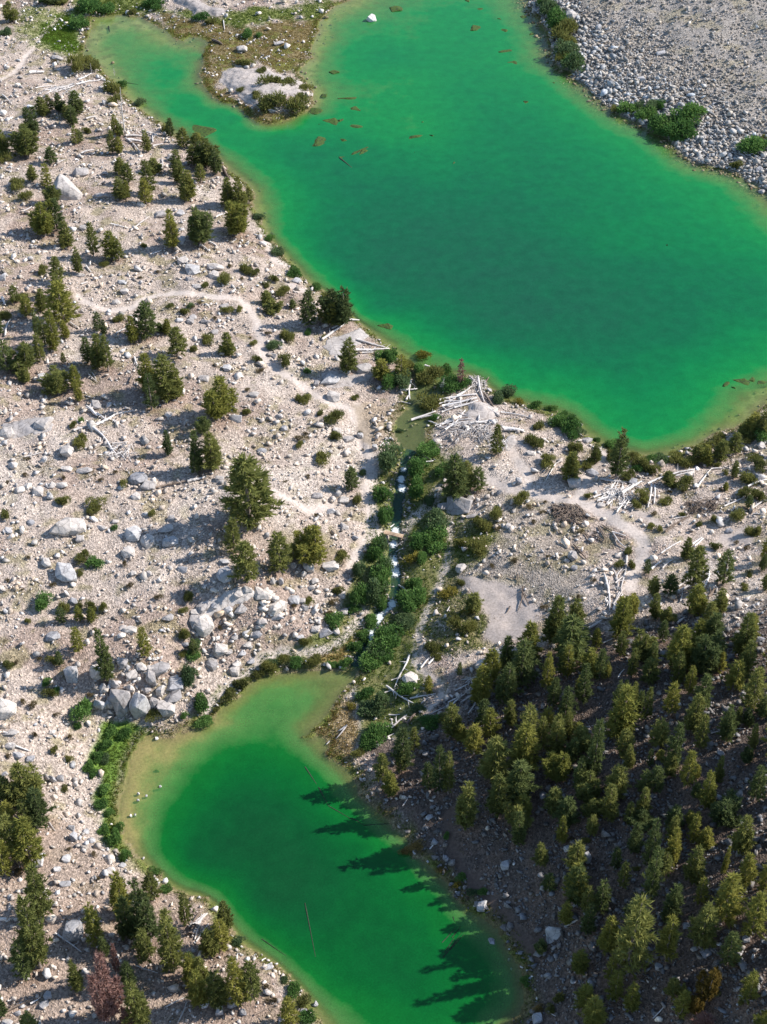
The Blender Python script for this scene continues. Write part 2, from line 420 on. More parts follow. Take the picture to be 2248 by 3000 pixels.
def leaf_material(name, dark, light, transl=0.36, attr=None):
    m, nt, out = new_mat(name)
    L = nt.links
    oi = N(nt, 'ShaderNodeObjectInfo'); geo = N(nt, 'ShaderNodeNewGeometry')
    n1 = noise_tex(nt, 1.1, 3, 0.6, geo.outputs['Position'])
    ma = N(nt, 'ShaderNodeMath', operation='MULTIPLY_ADD'); ma.inputs[1].default_value = 0.5
    L.new(oi.outputs['Random'], ma.inputs[0])
    sub = N(nt, 'ShaderNodeMath', operation='SUBTRACT'); sub.inputs[1].default_value = 0.25
    L.new(n1.outputs[0], sub.inputs[0]); L.new(sub.outputs[0], ma.inputs[2])
    r = ramp(nt, [(0.15, dark), (0.85, light)])
    L.new(ma.outputs[0], r.inputs[0])
    d = N(nt, 'ShaderNodeBsdfDiffuse'); t = N(nt, 'ShaderNodeBsdfTranslucent')
    L.new(r.outputs[0], d.inputs[0]); L.new(r.outputs[0], t.inputs[0])
    mx = N(nt, 'ShaderNodeMixShader'); mx.inputs[0].default_value = transl
    L.new(d.outputs[0], mx.inputs[1]); L.new(t.outputs[0], mx.inputs[2])
    L.new(mx.outputs[0], out.inputs[0])
    return m

def wood_material(name, a, b_):
    m, nt, out = new_mat(name)
    L = nt.links
    oi = N(nt, 'ShaderNodeObjectInfo'); geo = N(nt, 'ShaderNodeNewGeometry')
    n1 = noise_tex(nt, 5, 5, 0.7, geo.outputs['Position'])
    r = ramp(nt, [(0.3, a), (0.65, b_)])
    L.new(n1.outputs[0], r.inputs[0])
    rr = ramp(nt, [(0, (.75, .72, .7)), (1, (1.15, 1.15, 1.15))])
    L.new(oi.outputs['Random'], rr.inputs[0])
    c = mixc(nt, 1.0, r.outputs[0], rr.outputs[0], 'MULTIPLY')
    b = N(nt, 'ShaderNodeBsdfPrincipled'); b.inputs['Roughness'].default_value = 0.85
    b.inputs['Specular IOR Level'].default_value = 0.2
    L.new(c, b.inputs['Base Color'])
    L.new(b.outputs[0], out.inputs[0])
    return m

def water_material(name, stream=False, dim=1.0):
    """clear over the shallows, milky green with depth: what the water itself scatters rises with its depth"""
    m, nt, out = new_mat(name)
    L = nt.links
    at = N(nt, 'ShaderNodeAttribute', attribute_name='depth')
    geo = N(nt, 'ShaderNodeNewGeometry')
    nz = noise_tex(nt, 0.16, 5, 0.65, geo.outputs['Position'])
    nf = noise_tex(nt, 3.0, 3, 0.7, geo.outputs['Position'])
    j = N(nt, 'ShaderNodeMath', operation='MULTIPLY_ADD'); j.inputs[1].default_value = 1.6; j.inputs[2].default_value = -0.8
    L.new(nz.outputs[0], j.inputs[0])
    k = N(nt, 'ShaderNodeMath', operation='MULTIPLY_ADD'); k.inputs[1].default_value = 0.30
    L.new(nf.outputs[0], k.inputs[0])
    L.new(at.outputs['Fac'], k.inputs[2])
    dd = N(nt, 'ShaderNodeMath', operation='SUBTRACT'); dd.inputs[1].default_value = 0.15
    L.new(k.outputs[0], dd.inputs[0])
    sc = N(nt, 'ShaderNodeMath', operation='MULTIPLY')   # noise only where deep
    s2 = N(nt, 'ShaderNodeMath', operation='MULTIPLY'); s2.inputs[1].default_value = 0.32
    L.new(at.outputs['Fac'], s2.inputs[0]); L.new(s2.outputs[0], sc.inputs[0]); L.new(j.outputs[0], sc.inputs[1])
    ds = N(nt, 'ShaderNodeMath', operation='ADD')
    L.new(dd.outputs[0], ds.inputs[0]); L.new(sc.outputs[0], ds.inputs[1])
    mr = N(nt, 'ShaderNodeMapRange'); mr.inputs['From Max'].default_value = 5.5
    L.new(ds.outputs[0], mr.inputs['Value'])
    if stream:
        col = ramp(nt, [(0, (.01, .05, .05)), (1, (.01, .05, .05))])
        alp = ramp(nt, [(0, (.5, .5, .5)), (1, (.8, .8, .8))])
    else:
        col = ramp(nt, [(a, (c[0] * dim, c[1] * dim, c[2] * dim * dim)) if a > .2 else (a, c) for a, c in WATER_COL])
        alp = ramp(nt, WATER_ALPHA)
    L.new(mr.outputs[0], col.inputs[0]); L.new(mr.outputs[0], alp.inputs[0])
    tint = ramp(nt, [(0.0, (.95, 1, .95)), (0.12, (.78, .96, .70)), (0.4, (.2, .62, .3))])
    L.new(mr.outputs[0], tint.inputs[0])
    tr = N(nt, 'ShaderNodeBsdfTransparent'); L.new(tint.outputs[0], tr.inputs[0])
    di = N(nt, 'ShaderNodeBsdfDiffuse')
    c = col.outputs[0]
    if stream:
        fo = N(nt, 'ShaderNodeAttribute', attribute_name='foam')
        fn = noise_tex(nt, 4.0, 4, 0.7, geo.outputs['Position'])
        ff = N(nt, 'ShaderNodeMath', operation='MULTIPLY_ADD'); ff.inputs[1].default_value = 1.4; ff.inputs[2].default_value = -0.75
        L.new(fn.outputs[0], ff.inputs[0])
        fa = N(nt, 'ShaderNodeMath', operation='ADD', use_clamp=True); L.new(ff.outputs[0], fa.inputs[0]); L.new(fo.outputs['Fac'], fa.inputs[1])
        fm = N(nt, 'ShaderNodeMapRange'); fm.inputs['From Min'].default_value = 0.22; fm.inputs['From Max'].default_value = 0.5
        L.new(fa.outputs[0], fm.inputs['Value'])
        c = mixc(nt, fm.outputs[0], c, (.75, .8, .8))
        al = N(nt, 'ShaderNodeMath', operation='MAXIMUM'); L.new(fm.outputs[0], al.inputs[0]); L.new(alp.outputs[0], al.inputs[1])
        asock = al.outputs[0]
    else:
        asock = alp.outputs[0]
    if not stream:   # drifting algae and silt
        g1 = noise_tex(nt, 0.45, 6, 0.72, geo.outputs['Position']); g2 = noise_tex(nt, 5.0, 2, 0.8, geo.outputs['Position'])
        q1 = ramp(nt, [(0.3, (.82, .83, .85)), (0.7, (1.16, 1.14, 1.12))]); q2 = ramp(nt, [(0.25, (.78, .82, .82)), (0.75, (1.22, 1.18, 1.18))])
        L.new(g1.outputs[0], q1.inputs[0]); L.new(g2.outputs[0], q2.inputs[0])
        c = mixc(nt, 1.0, mixc(nt, 1.0, c, q1.outputs[0], 'MULTIPLY'), q2.outputs[0], 'MULTIPLY')
    L.new(c, di.inputs[0])
    mx = N(nt, 'ShaderNodeMixShader'); L.new(asock, mx.inputs[0]); L.new(tr.outputs[0], mx.inputs[1]); L.new(di.outputs[0], mx.inputs[2])
    gl = N(nt, 'ShaderNodeBsdfGlossy'); gl.inputs['Roughness'].default_value = 0.12
    lw = N(nt, 'ShaderNodeLayerWeight'); lw.inputs['Blend'].default_value = 0.5
    pw = N(nt, 'ShaderNodeMath', operation='POWER'); pw.inputs[1].default_value = 5.0
    fr = N(nt, 'ShaderNodeMath', operation='MULTIPLY_ADD'); fr.inputs[1].default_value = 0.9; fr.inputs[2].default_value = 0.02
    L.new(lw.outputs['Facing'], pw.inputs[0]); L.new(pw.outputs[0], fr.inputs[0])
    bu = N(nt, 'ShaderNodeBump'); bu.inputs['Strength'].default_value = 0.35; bu.inputs['Distance'].default_value = 0.05
    nb = noise_tex(nt, 3.5, 4, 0.6, geo.outputs['Position'])
    L.new(nb.outputs[0], bu.inputs['Height']); L.new(bu.outputs[0], gl.inputs['Normal'])
    m2 = N(nt, 'ShaderNodeMixShader'); L.new(fr.outputs[0], m2.inputs[0]); L.new(mx.outputs[0], m2.inputs[1]); L.new(gl.outputs[0], m2.inputs[2])
    L.new(m2.outputs[0], out.inputs[0])
    return m
WATER_COL = [(0.0, (.20, .28, .09)), (0.10, (.085, .245, .062)), (0.24, (.006, .198, .044)), (0.45, (.003, .146, .041)), (0.68, (.004, .108, .041)), (1.0, (.008, .083, .042))]
WATER_ALPHA = [(0.0, (.05, .05, .05)), (0.05, (.28, .28, .28)), (0.11, (.66, .66, .66)), (0.22, (.93, .93, .93)), (0.40, (1, 1, 1))]

M_GROUND = ground_material()
M_ROCK = rock_material('pale_granite', (.49, .46, .43))
M_ROCKG = rock_material('grey_granite', (.42, .42, .425))
M_SLAB = rock_material('slab_granite', (.42, .385, .36))
M_STONE = rock_material('loose_stone', (.56, .53, .49), attr=True)
M_WHITE = rock_material('white_granite', (.70, .68, .65))
M_MOSS = rock_material('algae_rock', (.040, .060, .028), moss=(.060, .105, .022))
M_PINE = {'dark green': leaf_material('pine_dark', (.090, .122, .050), (.175, .210, .072)),
          'olive': leaf_material('pine_olive', (.135, .160, .052), (.265, .272, .082)),
          'yellow-green': leaf_material('pine_yellow', (.175, .195, .050), (.335, .320, .080)),
          'ochre': leaf_material('pine_ochre', (.15, .11, .03), (.25, .17, .045)),
          'pinkish-brown': leaf_material('pine_dead', (.20, .11, .085), (.34, .21, .18))}
M_WILLOW = leaf_material('willow_leaf', (.068, .145, .042), (.165, .285, .078))
M_WILLOWG = leaf_material('willow_grey', (.080, .130, .060), (.165, .230, .100))
M_YELLOW = leaf_material('yellow_leaf', (.16, .15, .03), (.30, .26, .06))
M_DWARF = leaf_material('dwarf_pine_needle', (.125, .140, .048), (.250, .250, .075))
M_DRY = leaf_material('dry_twig', (.10, .080, .04), (.20, .16, .075))
M_GRASS = leaf_material('grass_blade', (.07, .12, .018), (.17, .23, .04), 0.35)
M_STRAW = leaf_material('straw_blade', (.20, .15, .05), (.40, .29, .11), 0.3)
M_BARK = wood_material('bark', (.13, .10, .085), (.27, .23, .20))
M_DEAD = wood_material('bleached_wood', (.44, .415, .39), (.72, .695, .665))
M_BROWNWOOD = wood_material('brown_wood', (.12, .09, .07), (.25, .20, .16))
M_WETWOOD = wood_material('waterlogged_wood', (.020, .034, .022), (.045, .060, .035))
M_TAN = wood_material('sawn_wood', (.36, .27, .18), (.58, .46, .34))
M_LAKE = water_material('lake_water')
M_LAKE2 = water_material('small_lake_water', False, .64)
M_BROOK = water_material('brook_water', True)

# ------------------------------------------------------------------ object helpers
def mesh_np(name, V, Fc, mat=None, smooth=False, attrs=None):
    """V (n,3); Fc (m,k) faces all with k corners"""
    V = np.asarray(V, np.float32); Fc = np.asarray(Fc, np.int32)
    me = bpy.data.meshes.new(name)
    m, k = Fc.shape
    me.vertices.add(len(V)); me.vertices.foreach_set('co', V.ravel())
    me.loops.add(m * k); me.loops.foreach_set('vertex_index', Fc.ravel())
    me.polygons.add(m)
    me.polygons.foreach_set('loop_start', np.arange(0, m * k, k, dtype=np.int32))
    me.polygons.foreach_set('loop_total', np.full(m, k, np.int32))
    if smooth: me.polygons.foreach_set('use_smooth', np.ones(m, bool))
    for an, (kind, data) in (attrs or {}).items():
        a = me.attributes.new(an, kind, 'POINT')
        a.data.foreach_set('color' if kind == 'FLOAT_COLOR' else 'value', np.asarray(data, np.float32).ravel())
    me.update(calc_edges=True)
    if mat: me.materials.append(mat)
    return me
def link(name, data, parent=None, loc=None):
    o = bpy.data.objects.new(name, data)
    COL.objects.link(o)
    if parent: o.parent = parent
    if loc is not None: o.location = loc
    return o
def tag(o, label=None, cat=None, group=None, kind=None):
    if label: o['label'] = label
    if cat: o['category'] = cat
    if group: o['group'] = group
    if kind: o['kind'] = kind
    return o

# ------------------------------------------------------------------ what the ground is made of
def zone(poly, soft=12, jit=30, seed=3):
    sd = poly_sd(PU, PV, poly) + (fbm(XX / 2.5, YY / 2.5, seed, 3) - 0.5) * jit * 2
    return 1 - sstep(-soft, soft, sd)
def over(c, col, m):
    return c * (1 - m[..., None]) + np.array(col) * m[..., None]
Z_MEADOW = zone(pts("A 200 60 420 50 600 60 640 150 620 300 650 440 560 470 430 430 300 400 230 350 150 250 130 150"), 18, 26)
Z_LAWN = zone(pts("A 330 200 500 120 590 120 610 280 640 430 560 450 430 400 330 330"), 14, 20, 4)
Z_NECKG = zone(pts("A 560 -60 1150 -40 1290 40 1500 90 B 60 130 300 135 500 70 800 40 1150 20 1130 100 1000 150 800 150 600 200 380 220 200 200 A 1600 140 1300 110 1150 110 800 110 640 120"), 10, 20, 5)
Z_NECKB = zone(pts("B -200 130 0 160 400 230 700 180 1060 160 1050 300 990 430 920 580 760 570 560 520 400 520 300 570 240 700 300 760 470 850 620 880 800 900 1010 880 1000 900 850 960 680 1020 450 960 200 830 100 660 130 500 100 300 -100 330"), 10, 20, 6)
Z_FRINGE = zone(pts("M 850 890 1000 880 1090 900 1200 930 1110 1030 1100 1160 1050 1240 1010 1400 990 1640 Q 970 100 1060 240 980 280 870 200 M 810 1640 790 1300 680 1280 740 1080"), 10, 24, 7)
Z_YGRASS = zone(pts("N 1050 330 1250 260 1400 120 1430 150 1320 330 1210 400 1090 390"), 6, 10, 8)
Z_STREAM = zone(pts("K 0 560 180 330 420 250 600 430 560 640 590 880 590 1150 520 1400 420 1658 O 330 250 300 420 420 520 300 800 420 900 200 1000 0 1020 N 1400 1020 1370 700 1370 560 1440 330 1330 430 1080 420 760 420 520 520 330 720 150 870 60 850 240 620 400 530 600 340 J 1440 1640 1260 1600 1330 1280 1480 1060"), 10, 26, 9)
Z_SPIT = zone(pts("N 900 1010 1080 880 1190 720 1300 680 1370 760 1380 1000 1300 1250 1130 1170 1120 990"), 8, 14, 10)
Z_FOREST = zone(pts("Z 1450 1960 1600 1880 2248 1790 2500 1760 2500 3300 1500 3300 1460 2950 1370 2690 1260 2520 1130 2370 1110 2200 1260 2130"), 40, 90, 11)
Z_SAND = zone(pts("K 660 1340 850 1350 1050 1410 1190 1470 1300 1600 1330 1700 O 1290 60 1190 190 960 230 880 170 930 0 K 870 1640 820 1500 740 1430"), 6, 12, 12)
Z_SAND2 = zone(pts("L 1130 1130 1300 1000 1500 940 1600 1000 1480 1080 1250 1090 1180 1160 Z 1000 1000 1010 1000 1010 1010"), 8, 20, 13)
Z_SCREE = zone(pts("C 1250 -300 1230 0 1350 150 1420 300 1440 480 1560 570 D 60 610 330 850 500 950 880 1150 930 1220 1050 1310 1400 1390 1658 1580 2300 1500 2300 -600"), 6, 10, 14)
Z_OPEN2 = zone(pts("K 930 700 1250 700 1658 800 1658 1658 1250 1560 1050 1400 650 1320 620 1150 880 950"), 20, 40, 15)
Z_BROOKSIDE = zone(pts("K 600 840 960 860 1000 1150 680 1330 720 1480 880 1658 O 900 230 820 330 440 320 380 0 K 560 1400"), 14, 40, 23)
Z_LITLEFT = zone(pts("Q -200 -100 600 60 900 420 1400 560 R 300 1000 700 1500 950 1700 Z 800 3300 -300 3300"), 30, 80, 16)
Z_POOL = zone(pts("J 1330 -40 1658 -40 K 180 60 150 160 180 290 -20 330 -110 250"), 8, 16, 17)
Z_POOLW = zone(pts("G 180 1230 350 1310 480 1420 560 1540 K 440 60 450 250 390 380 190 350 120 160 150 0"), 8, 8, 24)
PATH = (1 - sstep(-0.35, 0.35, TRD))
WET_U, WET_L = SDU <= 0, SDL <= 0

soil = np.array([.415, .352, .303])
nA = fbm(XX / 7, YY / 7, 40, 4); nB = fbm(XX / 1.7, YY / 1.7, 41, 4); nC = fbm(XX / 16, YY / 16, 42, 3)
tone = np.ones(XX.shape + (3,)) * soil
tone = over(tone, (.290, .222, .185), sstep(.46, .64, nA) * .75)
tone = over(tone, (.235, .21, .105), sstep(.55, .70, nB) * .6)
tone = over(tone, (.54, .49, .44), sstep(.55, .7, nC) * .45)
tone = over(tone, (.31, .27, .225), Z_OPEN2 * .8)
tone = over(tone, (.26, .23, .135), Z_OPEN2 * sstep(.48, .62, nB) * .65)
tone = over(tone, (.20, .18, .085), Z_BROOKSIDE * .92 * sstep(.25, .5, nB + .15))
tone = over(tone, (.15, .165, .045), Z_BROOKSIDE * .7 * sstep(.5, .62, nA))
tone = over(tone, (.34, .315, .285), Z_SCREE * .95)
tone = over(tone, (.34, .30, .19), Z_SCREE * sstep(.5, .65, fbm(XX / 3, YY / 3, 47, 3)) * .55 * sstep(1.8, 4, HT))
tone = over(tone, (.30, .235, .19), Z_LITLEFT * .75)
tone = over(tone, (.098, .078, .066), Z_FOREST * .95)  # dark brown forest soil, deepened further to stand in for tree shade
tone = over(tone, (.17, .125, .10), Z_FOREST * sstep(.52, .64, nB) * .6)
tone = over(tone, (.25, .27, .10), Z_MEADOW * .75 * sstep(.25, .6, nB + .15))
tone = over(tone, (.115, .22, .022), Z_LAWN * .95)
tone = over(tone, (.16, .20, .045), Z_NECKG * .9)
tone = over(tone, (.19, .155, .07), Z_NECKB * .9)
tone = over(tone, (.15, .17, .04), Z_NECKB * sstep(.5, .62, nB) * .8)
tone = over(tone, (.12, .215, .028), Z_FRINGE * .95)
tone = over(tone, (.30, .25, .09), Z_FRINGE * sstep(.55, .66, nA) * .7)
tone = over(tone, (.15, .17, .05), Z_STREAM * .9)
tone = over(tone, (.22, .20, .09), Z_STREAM * sstep(.5, .64, nB) * .7)
tone = over(tone, (.40, .30, .12), Z_YGRASS * .9)
tone = over(tone, (.33, .25, .13), Z_SPIT * .85)
tone = over(tone, (.43, .375, .335), np.maximum(Z_SAND, Z_SAND2) * .95)
sh = np.minimum(np.where(SDU > 0, SDU, 9), np.where(SDL > 0, SDL, 9))
fr = (1 - sstep(.3, 1.8, sh)) * (1 - Z_SCREE * .6)
tone = over(tone, (.17, .15, .06), fr * .8)
tone = over(tone, (.115, .15, .03), fr * sstep(.5, .6, nB) * .8)
tone = over(tone, (.40, .31, .235), PATH * (1 - Z_FOREST) * (1 - .8 * Z_FRINGE) * .55 * (sh > .6))
tone = over(tone, (.13, .095, .075), PATH * Z_FOREST * .9)  # brown forest trail, its colour lowered too for the shade there
tone = over(tone, (.55, .485, .43), PATH * (1 - Z_FOREST) * (1 - .8 * Z_FRINGE) * .9 * sstep(.2, .4, nA + .15) * (sh > .6))
tone = over(tone, (.33, .265, .19), Z_POOL * .8)
# lake beds
bedn = fbm(XX / 1.1, YY / 1.1, 61, 4)
sandy = np.maximum.reduce([zone(pts(q), 30, 40, 19) for q in (
    "B 880 560 1020 420 1000 300 1080 120 1250 -40 1500 -40 1400 500 1300 900 1000 900", "A 640 100 1350 120 1500 400 1450 1000 1200 950 800 560",
    "F 520 0 900 100 1250 700 1100 720 600 260", "L 850 420 1000 200 1560 -60 H 1250 1400 1750 1350 1750 1658 L 1700 0")])
bed = np.ones_like(tone) * np.array([.185, .175, .065])
bed = over(bed, (.34, .32, .14), sandy * .9)
bed = over(bed, (.12, .11, .04), sstep(.5, .6, bedn) * .6)
bed = over(bed, (.25, .26, .065), sstep(.52, .64, nA) * .5)
warm = np.where(SDL < 1, 1.0, 0.0) * zone(pts("M 1000 1000 1658 900 N 250 850 500 900 300 1200 M 1500 1300 1300 1600 Q 1300 200 1000 200"), 20, 30, 18)
bed = over(bed, (.50, .325, .165), warm * .9)
edge = 1 - sstep(.0, 1.6, np.minimum(np.abs(SDU), np.abs(SDL)))
bed = over(bed, (.16, .135, .06), edge * .6)
bed = over(bed, (.095, .085, .040), Z_POOLW * .95)
inw = (WET_U | WET_L)
tone = np.where(inw[..., None], bed, tone)
gravel = np.clip(1 - PATH - Z_LAWN - Z_FRINGE - Z_STREAM - np.maximum(Z_SAND, Z_SAND2), 0.05, 1) * np.where(inw, .05, 1)
LITTER = np.zeros(XX.shape)          # filled in by the trees
DEPTH_CUT = np.full(XX.shape, 9.0)   # water over a sunken boulder is only as deep as its top
def stamp(field, x, y, r, amt, mode='add'):
    i0, i1 = np.searchsorted(GX, [x - 2.5 * r, x + 2.5 * r]); j0, j1 = np.searchsorted(GY, [y - 2.5 * r, y + 2.5 * r])
    s = (slice(j0, j1), slice(i0, i1))
    g = np.exp(-((XX[s] - x) ** 2 + (YY[s] - y) ** 2) / (r * r))
    if mode == 'add': field[s] = np.minimum(field[s] + g * amt, 1)
    else: field[s] = np.minimum(field[s], np.where(g > .5, amt, np.where(g > .28, amt + (.5 - g) * 14, 99)))

# ------------------------------------------------------------------ what stands where: read part by part from the photograph
def rows(d, k):
    out = []
    for t, s in d.items():
        w = s.replace(';', ' ').split()
        for i in range(0, len(w) - k + 1, k):
            out.append((t, *[float(q) if q.lstrip('-').replace('.', '').isdigit() else q for q in w[i:i + k]]))
    return out
